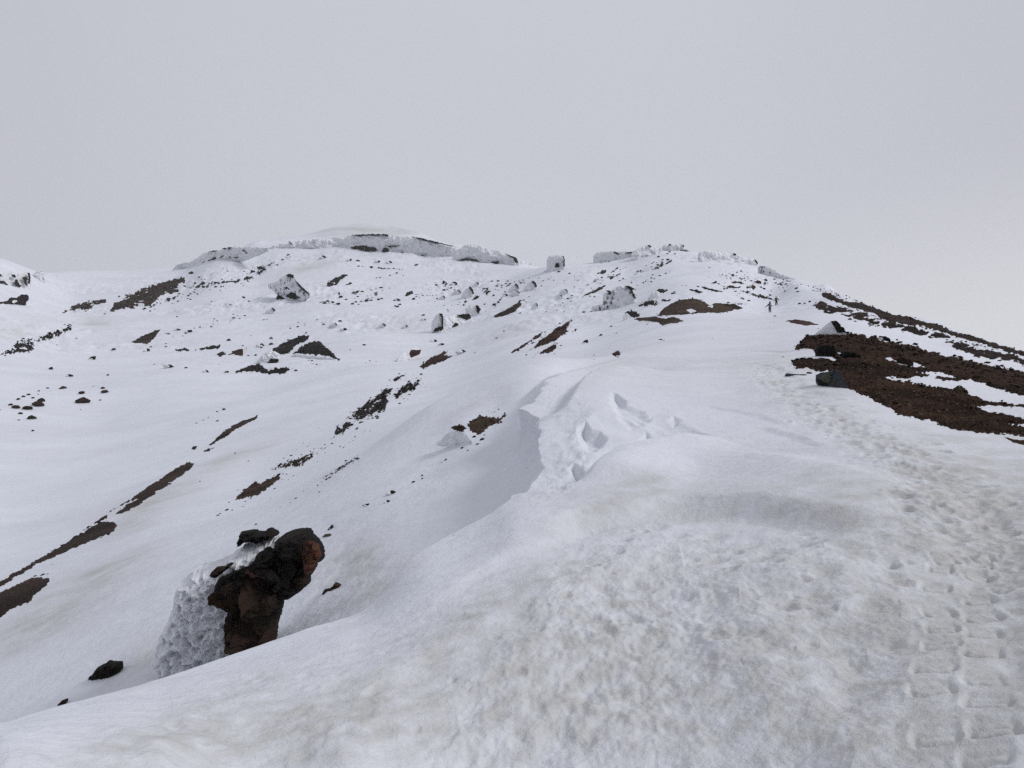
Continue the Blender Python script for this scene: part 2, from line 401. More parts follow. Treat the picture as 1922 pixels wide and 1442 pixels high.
for k in range(620):
    t = prs.uniform(0, len(trail) - 1.001); a = int(t); f = t - a
    wv = 70 * (1 - t / 14)
    px = trail[a][0] + (trail[a + 1][0] - trail[a][0]) * f + prs.normal(0, wv * .55); py = trail[a][1] + (trail[a + 1][1] - trail[a][1]) * f + prs.normal(0, wv * .35)
    p, r = gpt(px, py); s_ = prs.uniform(.03, .075) * (1 + r / 40)
    stamp(p[0], p[1], prs.uniform(-.6, .6), dimple(s_, s_ * prs.uniform(1.0, 1.9), prs.uniform(.010, .026) * (1 + r / 25)), s_ * 4, False)
for k in range(110):
    px = prs.uniform(1060, 1720); py = prs.uniform(970, 1230)
    if py < 960 + (px - 1060) * .05: continue
    p, r = gpt(px, py); s_ = prs.uniform(.035, .10)
    stamp(p[0], p[1], prs.uniform(-.5, .5), dimple(s_, s_ * prs.uniform(1, 1.8), prs.uniform(.008, .024)), s_ * 4, False)
for k in range(60):
    px = prs.uniform(150, 1000); py = prs.uniform(1180, 1430)
    p, r = gpt(px, py); s_ = prs.uniform(.02, .06)
    if LIPD[int(np.argmin(np.abs(TH - math.atan2(p[0], p[1])))), min(JM - 1, int(np.searchsorted(R1, r)))] < .5: continue
    stamp(p[0], p[1], prs.uniform(-.5, .5), dimple(s_, s_ * prs.uniform(1, 2.2), prs.uniform(.004, .010)), s_ * 4, False)
DZ += DP
# wind-packed crust on the far slopes: finer rime texture near the summit band
far_rough = sstep(70, 200, RR) * np.exp(-((V - 560) / 110) ** 2) * (WD > 0) * front * (.25 + 1.1 * sstep(-.1, .5, fbm(X / 60, Y / 60, 93, 3)))
ff = fbm(X / 7.0, Y / 5.0, 91, 3)
DZ += 1.35 * far_rough * (.5 * ff + .9 * np.clip(fbm(X / 16, Y / 10, 95, 2) - .25, 0, 1) + .35 * fbm(X / 2.6, Y / 2.6, 97, 2)) * np.clip(RR / 260, .35, 1)
Z = Z + DZ
# the cornice hangs a little past its foot
ov = np.zeros((NI, NJ)); ov[:, :J40] = np.exp(-((LIPD[:, :J40] - .02) / .13) ** 2) * sstep(9.3, 11.5, Rc) * (1 - sstep(14.6, 15.5, Rc))
X = X - .22 * ov
# ------------------------------------------------------------------ dust on the snow (melted-out grit, fixed to the ground)
dirt = np.zeros((NI, NJ))
BL = [(250,1420,420,70,-12,.42),(620,1400,330,80,-12,.45),(480,1290,300,45,-20,.32),(900,1340,300,90,-8,.4),(1300,1400,400,90,0,.4),(1560,1250,430,250,12,.5),(1080,1240,330,130,-14,.32),(1850,1000,150,190,0,.75),(1900,1200,200,300,0,.5),(1600,930,240,70,24,.4),(1240,1080,280,70,-8,.25),(1800,880,160,60,30,.4),(1820,1180,230,230,0,.75),(1890,1060,130,110,0,.85),(1620,1010,190,50,24,.5),(1560,1180,260,120,25,.4),(1400,1300,360,130,10,.5),(1150,1330,420,110,0,.45),(1700,1380,300,120,0,.35),
 (1000,1110,260,50,-26,.5),(860,1180,200,36,-32,.45),(1330,945,330,26,2,.45),(1150,965,160,26,-18,.5),(1210,908,80,12,-8,.75),(660,1060,75,50,-35,.75),(700,1110,90,24,-40,.5),(620,1340,330,50,-14,.35),(420,1370,260,40,-14,.25),(1020,1210,220,50,-20,.35),
 (80,1165,170,38,-27,.75),(190,1075,120,22,-22,.65),(240,985,60,20,-25,.7),(300,935,110,18,-20,.6),(430,860,80,14,-20,.5),(450,850,60,10,-20,.3),(1500,730,160,60,25,.35),(1330,690,220,40,0,.25),(1650,830,200,50,25,.35),(1420,610,120,20,0,.2),
 (181,608,34,8,0,.6),(20,620,70,14,-15,.4),(700,432,170,12,0,.7),(590,505,60,8,-10,.4),(570,510,24,8,-20,.35),(760,605,40,9,0,.4),(285,1235,60,40,-30,.6),(230,1265,60,25,-30,.5),(960,620,60,10,-20,.3),(1150,690,90,20,-25,.3),(880,760,80,14,-30,.25)]
for cx, cy, rx, ry, rot, st in BL:
    c, s_ = math.cos(math.radians(rot)), math.sin(math.radians(rot))
    R_ = 2.2 * max(rx, ry)
    m = (np.abs(U - cx) < R_) & (np.abs(V - cy) < R_) & (WD > 0) & front
    du, dv = U[m] - cx, V[m] - cy
    q = ((du * c + dv * s_) / rx) ** 2 + ((-du * s_ + dv * c) / ry) ** 2
    dirt[m] = 1 - (1 - dirt[m]) * (1 - st * np.exp(-q * 1.1))
wls = RR * .05 + .12
dirt *= np.clip(.85 + .5 * fbm(X / wls[:, :1].mean() if False else np.log(RR) * 22, TH[:, None] * 26, 101, 4), 0, 1.6)
dirt[:, :J40] *= np.clip(.95 + .26 * fbm(Xc * 1.6, Yc * .8, 105, 5, .6), .1, 1.6)
PR += .55 * np.clip(-DP / .02, 0, 1)
dirt = np.clip(1.15 * dirt * (1 + .9 * PR) + .20 * np.clip(PR, 0, 1), 0, 1)

# ------------------------------------------------------------------ materials
def nt(name):
    m = bpy.data.materials.new(name); m.use_nodes = True
    t = m.node_tree; b = t.nodes['Principled BSDF']
    return m, t, b
def N(t, typ, **kw):
    n = t.nodes.new(typ)
    for k, v in kw.items():
        if k in n.inputs: n.inputs[k].default_value = v
        else: setattr(n, k, v)
    return n
def ramp(t, fac, stops):
    r = t.nodes.new('ShaderNodeValToRGB'); e = r.color_ramp.elements
    e[0].position, e[0].color = stops[0][0], (*stops[0][1], 1); e[1].position, e[1].color = stops[-1][0], (*stops[-1][1], 1)
    for p, c in stops[1:-1]:
        x = e.new(p); x.color = (*c, 1)
    t.links.new(fac, r.inputs['Fac']); return r
def coords(t): 
    g = t.nodes.new('ShaderNodeNewGeometry'); return g.outputs['Position']
def noise(t, vec, scale, detail=4, rough=.55, dist=0):
    n = N(t, 'ShaderNodeTexNoise', Scale=scale, Detail=detail, Roughness=rough, Distortion=dist)
    t.links.new(vec, n.inputs['Vector']); return n.outputs['Fac']
def math_(t, op, a, b=None):
    n = t.nodes.new('ShaderNodeMath'); n.operation = op
    for k, v in enumerate((a, b)):
        if v is None: continue
        if isinstance(v, (int, float)): n.inputs[k].default_value = v
        else: t.links.new(v, n.inputs[k])
    return n.outputs[0]
def mixc(t, fac, a, b, blend='MIX'):
    n = t.nodes.new('ShaderNodeMix'); n.data_type = 'RGBA'; n.blend_type = blend
    for k, v in ((0, fac), (6, a), (7, b)):
        if isinstance(v, (int, float)): n.inputs[k].default_value = v
        elif isinstance(v, tuple): n.inputs[k].default_value = (*v, 1)
        else: t.links.new(v, n.inputs[k])
    return n.outputs[2]
def bump(t, b, h, strength, dist, prev=None):
    n = t.nodes.new('ShaderNodeBump'); n.inputs['Strength'].default_value = strength; n.inputs['Distance'].default_value = dist
    t.links.new(h, n.inputs['Height'])
    if prev: t.links.new(prev, n.inputs['Normal'])
    t.links.new(n.outputs[0], b.inputs['Normal']); return n.outputs[0]

def snow_material():
    m, t, b = nt('packed_snow')
    pos = coords(t)
    at = N(t, 'ShaderNodeAttribute', attribute_name='dust')
    mp = N(t, 'ShaderNodeMapping'); mp.inputs['Rotation'].default_value = (0, 0, .6); mp.inputs['Scale'].default_value = (.45, 1, 1); t.links.new(pos, mp.inputs['Vector'])
    st = mp.outputs[0]
    n_f = noise(t, st, .10, 7, .68, .3); n_a = noise(t, st, 1.1, 6, .62); n_b = noise(t, pos, 9, 5, .65); n_c = noise(t, pos, 70, 3, .6)
    clean = mixc(t, n_a, (.70, .725, .79), (.775, .795, .845))
    ff = N(t, 'ShaderNodeMapRange'); ff.inputs[1].default_value = .40; ff.inputs[2].default_value = .66; ff.inputs[3].default_value = 0; ff.inputs[4].default_value = .8
    t.links.new(n_f, ff.inputs[0])
    clean = mixc(t, ff.outputs[0], clean, (.65, .67, .72))
    clean = mixc(t, math_(t, 'MULTIPLY', n_b, .3), clean, (.62, .645, .70))
    f = math_(t, 'MULTIPLY', at.outputs['Fac'], math_(t, 'ADD', math_(t, 'MULTIPLY', n_b, .55), .40))
    f = math_(t, 'MINIMUM', math_(t, 'MULTIPLY', f, .85), .8)
    dcol = mixc(t, n_c, (.285, .27, .225), (.46, .44, .385))
    t.links.new(mixc(t, f, clean, dcol), b.inputs['Base Color'])
    b.inputs['Roughness'].default_value = .75; b.inputs['Specular IOR Level'].default_value = .25
    n_m = noise(t, st, .35, 5, .6, .4)
    k = bump(t, b, n_m, .45, .5)
    k = bump(t, b, n_a, .5, .12, k)
    k = bump(t, b, n_b, .55, .035, k)
    n_d = noise(t, pos, 28, 4, .7); k = bump(t, b, n_d, .5, .012, k)
    bump(t, b, n_c, .45, .004, k)
    return m
def rock_material(name, c0, c1, c2, sc_=1.0, rough=.85, snow=0.0, bmp=.5, spec=.05, fleck=None):
    m, t, b = nt(name)
    tc = t.nodes.new('ShaderNodeTexCoord'); pos = coords(t)
    n1 = noise(t, pos, .9 * sc_, 7, .65, .4); n2 = noise(t, pos, 7 * sc_, 6, .7)
    v = N(t, 'ShaderNodeTexVoronoi', Scale=5.0 * sc_); t.links.new(pos, v.inputs['Vector'])
    r = ramp(t, n1, [(.40, c0), (.5, c1), (.62, c2)])
    col = mixc(t, .55, r.outputs[0], mixc(t, n2, tuple(x * .25 for x in c1), tuple(min(1, x * 2.1) for x in c1)))
    col = mixc(t, .22, col, v.outputs['Color'], 'MULTIPLY')
    n0 = noise(t, pos, .22 * sc_, 3, .6, .3); r0 = ramp(t, n0, [(.36, (.5, .5, .5)), (.64, (1.35, 1.3, 1.25))])
    col = mixc(t, 1.0, col, r0.outputs[0], 'MULTIPLY')
    if snow:
        g = t.nodes.new('ShaderNodeNewGeometry'); sp = t.nodes.new('ShaderNodeSeparateXYZ'); t.links.new(g.outputs['Normal'], sp.inputs[0])
        s1 = math_(t, 'ADD', sp.outputs[2], math_(t, 'MULTIPLY', math_(t, 'SUBTRACT', n2, .5), 1.3))
        s2 = N(t, 'ShaderNodeMapRange'); s2.inputs[1].default_value = 1 - snow; s2.inputs[2].default_value = 1 - snow + .1; t.links.new(s1, s2.inputs[0])
        col = mixc(t, s2.outputs[0], col, (.78, .79, .82))
    if fleck:
        v2 = N(t, 'ShaderNodeTexVoronoi', Scale=fleck[0]); t.links.new(pos, v2.inputs['Vector']); sv = t.nodes.new('ShaderNodeSeparateColor'); t.links.new(v2.outputs['Color'], sv.inputs[0])
        f1 = math_(t, 'MULTIPLY', math_(t, 'GREATER_THAN', sv.outputs[0], fleck[1]), math_(t, 'LESS_THAN', v2.outputs['Distance'], .38))
        col = mixc(t, math_(t, 'MULTIPLY', f1, .8), col, fleck[2])
    t.links.new(col, b.inputs['Base Color'])
    b.inputs['Roughness'].default_value = rough; b.inputs['Specular IOR Level'].default_value = spec
    k = bump(t, b, n2, bmp, .06 / sc_)
    bump(t, b, noise(t, pos, 34 * sc_, 4, .7), bmp, .015 / sc_, k)
    return m
def rime_material(name, sc_=1.0, dark=.0, clean=0):
    m, t, b = nt(name); mp = N(t, 'ShaderNodeMapping'); mp.inputs['Scale'].default_value = (1, 1, .5); t.links.new(coords(t), mp.inputs['Vector']); pos = mp.outputs[0]
    n1 = noise(t, pos, 1.2 * sc_, 6, .65); n2 = noise(t, pos, 6 * sc_, 6, .7)
    col = mixc(t, n1, (.66, .685, .72), (.80, .81, .835))
    if dark:
        f = N(t, 'ShaderNodeMapRange'); f.inputs[1].default_value = .535 if dark > .6 else .60; f.inputs[2].default_value = .60 if dark > .6 else .68; t.links.new(n2, f.inputs[0])
        col = mixc(t, math_(t, 'MULTIPLY', f.outputs[0], dark), col, (.06, .055, .055))
    t.links.new(col, b.inputs['Base Color']); b.inputs['Roughness'].default_value = .6; b.inputs['Specular IOR Level'].default_value = .3
    k = bump(t, b, n2, .4, .07 / sc_); bump(t, b, noise(t, pos, 22 * sc_, 4, .7), .35, .015 / sc_, k)
    return m
def plain(name, c, rough=.7, var=.25, sc_=30):
    m, t, b = nt(name)
    tc = t.nodes.new('ShaderNodeTexCoord'); n = noise(t, tc.outputs['Object'], sc_, 3, .6)
    t.links.new(mixc(t, n, tuple(x * (1 - var) for x in c), tuple(x * (1 + var) for x in c)), b.inputs['Base Color'])
    b.inputs['Roughness'].default_value = rough; bump(t, b, n, .2, .01); return m
M = {
 'snow': snow_material(),
 'near_rock': rock_material('dark_lava', (.010,.008,.0075), (.030,.0195,.0145), (.055,.034,.025), .9, .8, 0, .7, .12),
 'black_rock': rock_material('black_lava', (.005,.005,.005), (.010,.0085,.008), (.02,.016,.014), 1.6, .8, 0, .6, .12),
 'red_rock': rock_material('reddish_lava', (.02,.012,.010), (.062,.030,.021), (.10,.055,.04), 1.6, .85),
 'far_rock': rock_material('distant_lava', (.010,.009,.0095), (.022,.018,.018), (.042,.033,.031), .11, .9),
 'far_red': rock_material('distant_red_lava', (.020,.011,.010), (.045,.023,.019), (.075,.04,.032), .25, .9),
 'scree': rock_material('brown_scree', (.012,.0075,.0055), (.031,.0185,.0130), (.062,.037,.025), 1.8, .95, 0, .8, .03, (11, .84, (.12,.085,.06))),
 'rib_rock': rock_material('dark_brown_rubble', (.011,.008,.007), (.027,.018,.0145), (.052,.035,.028), .5, .95),
 'scree_tan': rock_material('tan_scree', (.026,.019,.015), (.052,.037,.028), (.085,.06,.045), .4, .95),
 'soil': rock_material('dark_soil', (.024,.018,.016), (.040,.029,.025), (.06,.045,.038), .5, .95),
 'rime': rime_material('rime_ice', .13, .45), 'rime_spot': rime_material('rime_ice_with_rock_specks', .12, .9), 'rime_near': rime_material('crusted_rime', 1.5, 0, 1),
 'slate': rock_material('slate_slab', (.028,.030,.036), (.042,.046,.054), (.058,.062,.070), 1.5, .6, 0, .3, .2),
 'lichen': plain('yellow_lichen', (.058,.056,.026), .9, .35, 40), 'tan_stone': rock_material('tan_stone', (.10,.085,.07), (.17,.14,.115), (.22,.19,.16), 3, .9),
 'navy': plain('navy_cloth', (.004,.005,.016)), 'blue': plain('blue_grey_cloth', (.07,.09,.17)), 'olive': plain('olive_cloth', (.035,.04,.012)), 'black': plain('black_cloth', (.012,.012,.014)),
 'skin': plain('skin', (.45,.28,.2), .6, .08), 'metal': plain('pole_metal', (.30,.22,.2), .4, .1), 'boot': plain('boot_leather', (.015,.013,.012), .6), 'pale': plain('pale_blue_cloth', (.42,.46,.58)),
}
def build_sheet(name, X, Y, Z, mat):
    n, m = X.shape
    me = bpy.data.meshes.new(name)
    co = np.stack([X, Y, Z], -1).reshape(-1, 3).astype(np.float32)
    co = np.r_[co, np.array([[0, 0, Z[:, 0].mean()]], np.float32)]
    i = np.arange(n)[:, None]; j = np.arange(m - 1)[None, :]; i2 = (i + 1) % n
    q = np.stack([i * m + j, i * m + j + 1, i2 * m + j + 1, i2 * m + j], -1).reshape(-1, 4)
    tri = np.stack([np.full(n, n * m), np.arange(n) * m, ((np.arange(n) + 1) % n) * m], -1)
    loops = np.r_[q.ravel(), tri.ravel()].astype(np.int32); nq, ntr = len(q), len(tri)
    me.vertices.add(len(co)); me.vertices.foreach_set('co', co.ravel())
    me.loops.add(len(loops)); me.loops.foreach_set('vertex_index', loops)
    me.polygons.add(nq + ntr)
    me.polygons.foreach_set('loop_start', np.r_[np.arange(nq) * 4, nq * 4 + np.arange(ntr) * 3].astype(np.int32))
    me.update(calc_edges=True); me.materials.append(mat)
    a = me.attributes.new('dust', 'FLOAT', 'POINT'); a.data.foreach_set('value', np.r_[dirt.ravel(), 0].astype(np.float32))
    o = bpy.data.objects.new(name, me); COL.objects.link(o); return o
ground = build_sheet('snow_ground', X, Y, Z, M['snow'])
ground['kind'] = 'structure'; ground['label'] = 'snow covered volcano ridge and bowl rising to the summit'; ground['category'] = 'snow slope'
U, V, WD = project(X, Y, Z)
EE = (Z - CAMZ) / RR
VIS = (EE >= np.maximum.accumulate(EE, axis=1) - 2e-4) & front & (WD > 0)

def tag(o, label=None, cat=None, group=None, kind=None):
    if label: o['label'] = label
    if cat: o['category'] = cat
    if group: o['group'] = group
    if kind: o['kind'] = kind
    return o
def mesh_obj(name, co, faces, mat, parent=None, origin=None, smooth=True):
    me = bpy.data.meshes.new(name)
    co = np.asarray(co, float)
    if parent is not None: org = np.array(parent.location)
    else: org = np.asarray(origin if origin is not None else co.mean(0))
    me.from_pydata((co - org).tolist(), [], [tuple(int(k) for k in f) for f in faces])
    me.materials.append(mat); me.update()
    if not smooth: me.shade_flat()
    o = bpy.data.objects.new(name, me); COL.objects.link(o)
    if parent is not None: o.parent = parent
    else: o.location = org
    return o
def empty(name, loc):
    o = bpy.data.objects.new(name, None); o.empty_display_size = .2; o.location = loc; COL.objects.link(o); return o

# ---- loose stones: angular hulls, copied
def hull(seed, n=16, flat=.75, sub=1, rough=.07):
    rg = np.random.default_rng(seed); bm = bmesh.new()
    for k in range(n):
        v = rg.normal(size=3); v /= np.linalg.norm(v); v *= rg.uniform(.8, 1.05); bm.verts.new((v[0], v[1], v[2] * flat))
    r = bmesh.ops.convex_hull(bm, input=bm.verts)
    bmesh.ops.delete(bm, geom=list({v for v in r['geom_interior'] + r['geom_unused'] if isinstance(v, bmesh.types.BMVert)}), context='VERTS')
    bmesh.ops.bevel(bm, geom=list(bm.edges), offset=.06, segments=1, affect='EDGES')
    bmesh.ops.subdivide_edges(bm, edges=list(bm.edges), cuts=sub, use_grid_fill=True)
    for v in bm.verts:
        v.co *= 1 + rough * mn.noise(v.co * 2.3 + Vector((seed * 3.1, 0, 0))) + rough * .5 * mn.noise(v.co * 6 + Vector((seed, 7, 0)))
    me = bpy.data.meshes.new('stone'); bm.to_mesh(me); bm.free(); return me
HULLS = [hull(k, 12 + k, .6 + .06 * (k % 4)) for k in range(8)]
def add_rocks(co, fs, spots, rsize, rg, bury=.25):
    cs = [co] if len(co) else []; n = len(co); fs = list(fs)
    for p, px in spots:
        me = HULLS[int(rg.integers(0, len(HULLS)))]
        if me.name not in HV: HV[me.name] = (np.array([v.co[:] for v in me.vertices]), [tuple(f.vertices) for f in me.polygons])
        V0, F0 = HV[me.name]
        w = rsize[0] * (rsize[1] / rsize[0]) ** (rg.random() ** 1.8) * px * .5; a = rg.uniform(0, 6.28)
        q = V0 * np.array([w, w * rg.uniform(.6, 1), w * rg.uniform(.45, .9)]); t = rg.normal(0, .25)
        q = q @ np.array([[1, 0, 0], [0, math.cos(t), math.sin(t)], [0, -math.sin(t), math.cos(t)]]) @ np.array([[math.cos(a), math.sin(a), 0], [-math.sin(a), math.cos(a), 0], [0, 0, 1]])
        cs.append(q + p + np.array([0, 0, w * (.5 - bury)])); fs += [tuple(k + n for k in f) for f in F0]; n += len(q)
    return np.concatenate(cs), fs
def rubble_field(label, poly, n, clusters, rsize, mat, seed, drift=(1.0, -.55), spread=(26, 5)):
    """rubble poking through the snow in streaks, stones of all sizes"""
    rg = np.random.default_rng(seed); xs = [p[0] for p in poly]; ys = [p[1] for p in poly]; spots = []; cl = []
    while len(cl) < clusters:
        c_ = (rg.uniform(min(xs), max(xs)), rg.uniform(min(ys), max(ys)))
        if inside(np.array([c_[0]]), np.array([c_[1]]), poly)[0]: cl.append((*c_, rg.uniform(.3, 1.3)))
    L = math.hypot(*drift); dx, dy = drift[0] / L, drift[1] / L
    wt = np.array([k[2] ** 2 for k in cl]); wt /= wt.sum()
    for k in rg.choice(len(cl), n, p=wt):
        a, b_ = rg.normal(0, spread[0] * cl[k][2]), rg.normal(0, spread[1] * cl[k][2])
        D, p = depth_at(cl[k][0] + a * dx - b_ * dy, cl[k][1] + a * dy + b_ * dx); spots.append((p, D / 1442))
    co, fs = add_rocks(np.zeros((0, 3)), [], spots, rsize, rg, .3)
    return tag(mesh_obj('rubble', co, fs, mat), label, 'rubble', None, 'stuff')
HV = {}
def ground_patch(name, label, cat, polys, mat, lift=2.0, nz=4.0, wl=.012, holes=(), up=1, stones=.8, kind='stuff', group=None, bias=0.0, aniso=(1, 1), pad=8, shear=0.0, cap=9.0, rocks=0, rsize=(1.5, 6)):
    """bare ground showing through the snow: a rough sheet that rises out of the slope and dips under it at ragged edges.
    polys are traced outlines; sizes in picture units of the place it lies at"""
    allp = [p for q in polys for p in q]
    x0, x1 = min(p[0] for p in allp) - pad, max(p[0] for p in allp) + pad
    y0, y1 = min(p[1] for p in allp) - pad, max(p[1] for p in allp) + pad
    m = VIS & (U > x0) & (U < x1) & (V > y0) & (V < y1)
    ii = np.nonzero(m.any(1))[0]; jj = np.nonzero(m.any(0))[0]
    if not len(ii): print('EMPTY PATCH', name, label); return None
    i0, i1, j0, j1 = ii[0], ii[-1] + 1, jj[0], jj[-1] + 1
    x, y, z = X[i0:i1, j0:j1], Y[i0:i1, j0:j1], Z[i0:i1, j0:j1]; vis = VIS[i0:i1, j0:j1].astype(float)
    if up > 1:
        def rs(a):
            n_, m_ = a.shape; gi = np.linspace(0, n_ - 1, (n_ - 1) * up + 1); gj = np.linspace(0, m_ - 1, (m_ - 1) * up + 1)
            k = np.minimum(gi.astype(int), n_ - 2); f = (gi - k)[:, None]; a = a[k] * (1 - f) + a[k + 1] * f
            k = np.minimum(gj.astype(int), m_ - 2); f = (gj - k)[None]; return a[:, k] * (1 - f) + a[:, k + 1] * f
        x, y, z, vis = rs(x), rs(y), rs(z), rs(vis)
    u, v, w = project(x, y, z); r = np.hypot(x, y)
    s = np.max([sdf(u, v, p) for p in polys], axis=0)
    for h in holes: s = np.minimum(s, -sdf(u, v, h))
    k = 1442.0 * wl * 1.0
    uu = (u + shear * v) / aniso[0]; vv = v / aniso[1]
    s = np.minimum(s, cap) + nz * fbm(uu / k, vv / k, len(label) + int(x0) % 89, 4) + nz * .8 * fbm(uu / k * 3.1, vv / k * 3.1, 17, 3) + bias
    s = np.where(vis < .5, -9, s)
    px = w / 1442.0
    st = np.abs(fbm(uu / 5.5, vv / 5.0, 23, 3)) * 2.2 + np.clip(fbm(uu / 9, vv / 8, 29, 2), 0, 2) * 2.0 + np.clip(fbm(uu / 2.6, vv / 2.4, 37, 1), 0, 1) * 1.6 - 1.0
    dz = px * (np.clip(s * .45, -2.2, lift) + stones * st * sstep(0, 4, s))
    keep = s > -3.5
    kc = keep[:-1, :-1] | keep[1:, :-1] | keep[:-1, 1:] | keep[1:, 1:]
    if not kc.any(): print('NO CELLS', label); return None
    a, b = np.nonzero(kc); mm = x.shape[1]
    q = np.stack([a * mm + b, a * mm + b + 1, (a + 1) * mm + b + 1, (a + 1) * mm + b], -1)
    used, inv = np.unique(q.ravel(), return_inverse=True)
    co = np.stack([x, y, z + dz], -1).reshape(-1, 3)[used]; fs = inv.reshape(-1, 4).tolist()
    if rocks:
        rg = np.random.default_rng(int(x0) + rocks); ok = np.argwhere((s > -2.0) & (vis > .5)); wgt = px[ok[:, 0], ok[:, 1]]; wgt = wgt / wgt.sum()
        pick = ok[rg.choice(len(ok), rocks, p=wgt)]
        co, fs = add_rocks(co, fs, [(np.array([x[i, j], y[i, j], z[i, j] + max(0, dz[i, j])]), px[i, j]) for i, j in pick], rsize, rg)
    o = mesh_obj(name, co, fs, mat)
    return tag(o, label, cat, group, kind if kind != 'thing' else None)

def rough_outline(poly, amp, seed, stepl=3.0):
    out = []
    n = len(poly)
    for i in range(n):
        ax, ay = poly[i]; bx, by = poly[(i + 1) % n]; L = math.hypot(bx - ax, by - ay); k = max(1, int(L / stepl))
        for q in range(k):
            out.append((ax + (bx - ax) * q / k, ay + (by - ay) * q / k))
    p = np.array(out)
    dx = fbm(p[:, 0] / (stepl * 3), p[:, 1] / (stepl * 3), seed, 3); dy = fbm(p[:, 0] / (stepl * 3), p[:, 1] / (stepl * 3), seed + 9, 3)
    return [tuple(k) for k in np.c_[p[:, 0] + amp * dx, p[:, 1] + amp * dy]]

def facets(u, v, size, seed):
    """broken faces: each cell of the surface a plane of its own tilt"""
    rg = np.random.default_rng(seed); n = 26
    x0, x1, y0, y1 = u.min(), u.max(), v.min(), v.max()
    k = max(6, min(260, int((x1 - x0) * (y1 - y0) / size ** 2)))
    sx, sy = rg.uniform(x0, x1, k), rg.uniform(y0, y1, k); tx, ty = rg.normal(0, .42, k), rg.normal(0, .42, k); h = rg.normal(0, .22, k) * size
    w1 = fbm(u / size * 1.5, v / size * 1.5, seed, 2) * size * .25; w2 = fbm(u / size * 1.5, v / size * 1.5, seed + 5, 2) * size * .25
    best = np.full(u.shape, 1e18); out = np.zeros(u.shape)
    for q in range(k):
        du, dv = u + w1 - sx[q], v + w2 - sy[q]; d = du * du + dv * dv; m = d < best
        best = np.where(m, d, best); out = np.where(m, h[q] + tx[q] * du + ty[q] * dv, out)
    return out
def lump(name, poly, depth, thick, mat, parent=None, disp=1.0, wl=8.0, g=None, edge=1.0, seed=0, smooth=True, bulge=.5, slope=(0.0, 0.0), skirt=0.0, facet=0.0, billow=False):
    """solid body with the traced outline as its profile: real size at its distance, full thickness, rough skin.
    slope = (u0, metres per picture unit): the body runs deeper along its length"""
    px = depth / 1442.0
    xs = [p[0] for p in poly]; ys = [p[1] for p in poly]
    size = max(max(xs) - min(xs), max(ys) - min(ys))
    if g is None: g = min(3.0, max(.55, size / 60))
    poly = rough_outline(poly, edge, seed, max(1.2, g * 1.3))
    xs = [p[0] for p in poly]; ys = [p[1] for p in poly]
    gu = np.arange(min(xs) - g, max(xs) + 2 * g, g); gv = np.arange(min(ys) - g, max(ys) + skirt + 2 * g, g)
    u, v = np.meshgrid(gu, gv, indexing='ij')
    s = sdf(u, v, poly); P_ = np.array(poly)
    if skirt:
        for q in np.linspace(0, skirt, max(2, int(skirt / (2 * g)) + 1))[1:]: s = np.maximum(s, sdf(u, v - q, poly))
    kc = (s > 0)
    cell = kc[:-1, :-1] | kc[1:, :-1] | kc[:-1, 1:] | kc[1:, 1:]
    Qn = np.roll(P_, -1, 0)
    need = np.zeros(u.shape, bool); need[:-1, :-1] |= cell; need[1:, :-1] |= cell; need[:-1, 1:] |= cell; need[1:, 1:] |= cell
    o = need & (s <= 0)
    if o.any():                                  # pull outside corners onto the outline
        a = np.c_[u[o], v[o]]; best = np.full(len(a), 1e18); bp = a.copy()
        for sh in ((0.0, skirt) if skirt else (0.0,)):
            for k in range(len(P_)):
                p0 = P_[k] + (0, sh); d = Qn[k] - P_[k]; t = np.clip(((a - p0) @ d) / (d @ d + 1e-9), 0, 1); c = p0 + t[:, None] * d
                dd = ((a - c) ** 2).sum(1); m = dd < best; best[m] = dd[m]; bp[m] = c[m]
        far_ = best > (2 * g) ** 2; bp[far_] = a[far_]
        u = u.copy(); v = v.copy(); u[o] = bp[:, 0]; v[o] = bp[:, 1]
    si = np.clip(s, 0, None); R_ = max(si.max() * bulge * 1.6, 1e-3)
    T = np.sqrt(np.clip(1 - (1 - np.minimum(si / R_, 1)) ** 2, 0, 1))
    n_ = fbm(u / wl, v / wl, seed + 3, 4, .55)
    if billow: n_ = 1.6 * (np.abs(pn(u / wl, v / wl, seed + 3)) + .5 * np.abs(pn(u / wl * 2.3, v / wl * 2.3, seed + 4)) + .25 * np.abs(pn(u / wl * 5, v / wl * 5, seed + 5))) - .6
    n2 = fbm(u / wl, v / wl, seed + 13, 4)
    tf = T * (thick / px) * (1 + .25 * n2) + disp * n_ * np.minimum(T * 2, 1)
    if facet: tf = tf + facet * (facets(u, v, wl, seed) + .3 * facets(u, v, wl * .38, seed + 1)) * np.minimum(T * 1.5, 1)
    tb = T * (thick / px)
    ids = -np.ones(u.shape, int)
    def pts(uu, vv, t):
        dp = depth + slope[1] * (uu - slope[0])
        dx = (uu - CX) / F; dy = (CY - vv) / F
        return CAM + dp[..., None] * (dx[..., None] * RIGHT + dy[..., None] * UP + FWD) - (t * px)[..., None] * FWD
    A = pts(u[need], v[need], tf[need]); B = pts(u[need], v[need], -tb[need])
    ids[need] = np.arange(need.sum()); nA = len(A)
    a, b = np.nonzero(cell)
    q = np.stack([ids[a, b], ids[a + 1, b], ids[a + 1, b + 1], ids[a, b + 1]], -1)
    rim = need & (s <= 0); mp = np.arange(nA) + nA; rid = ids[rim]; mp[rid] = rid        # front and back share the rim
    qb = mp[q[:, ::-1]]
    keepb = (qb >= nA).any(1)
    faces = np.r_[q, qb[keepb]]
    used, inv = np.unique(faces.ravel(), return_inverse=True)
    C = np.r_[A, B][used]
    org = pts(np.array([(min(xs) + max(xs)) / 2]), np.array([max(ys)]), np.array([0.0]))[0]
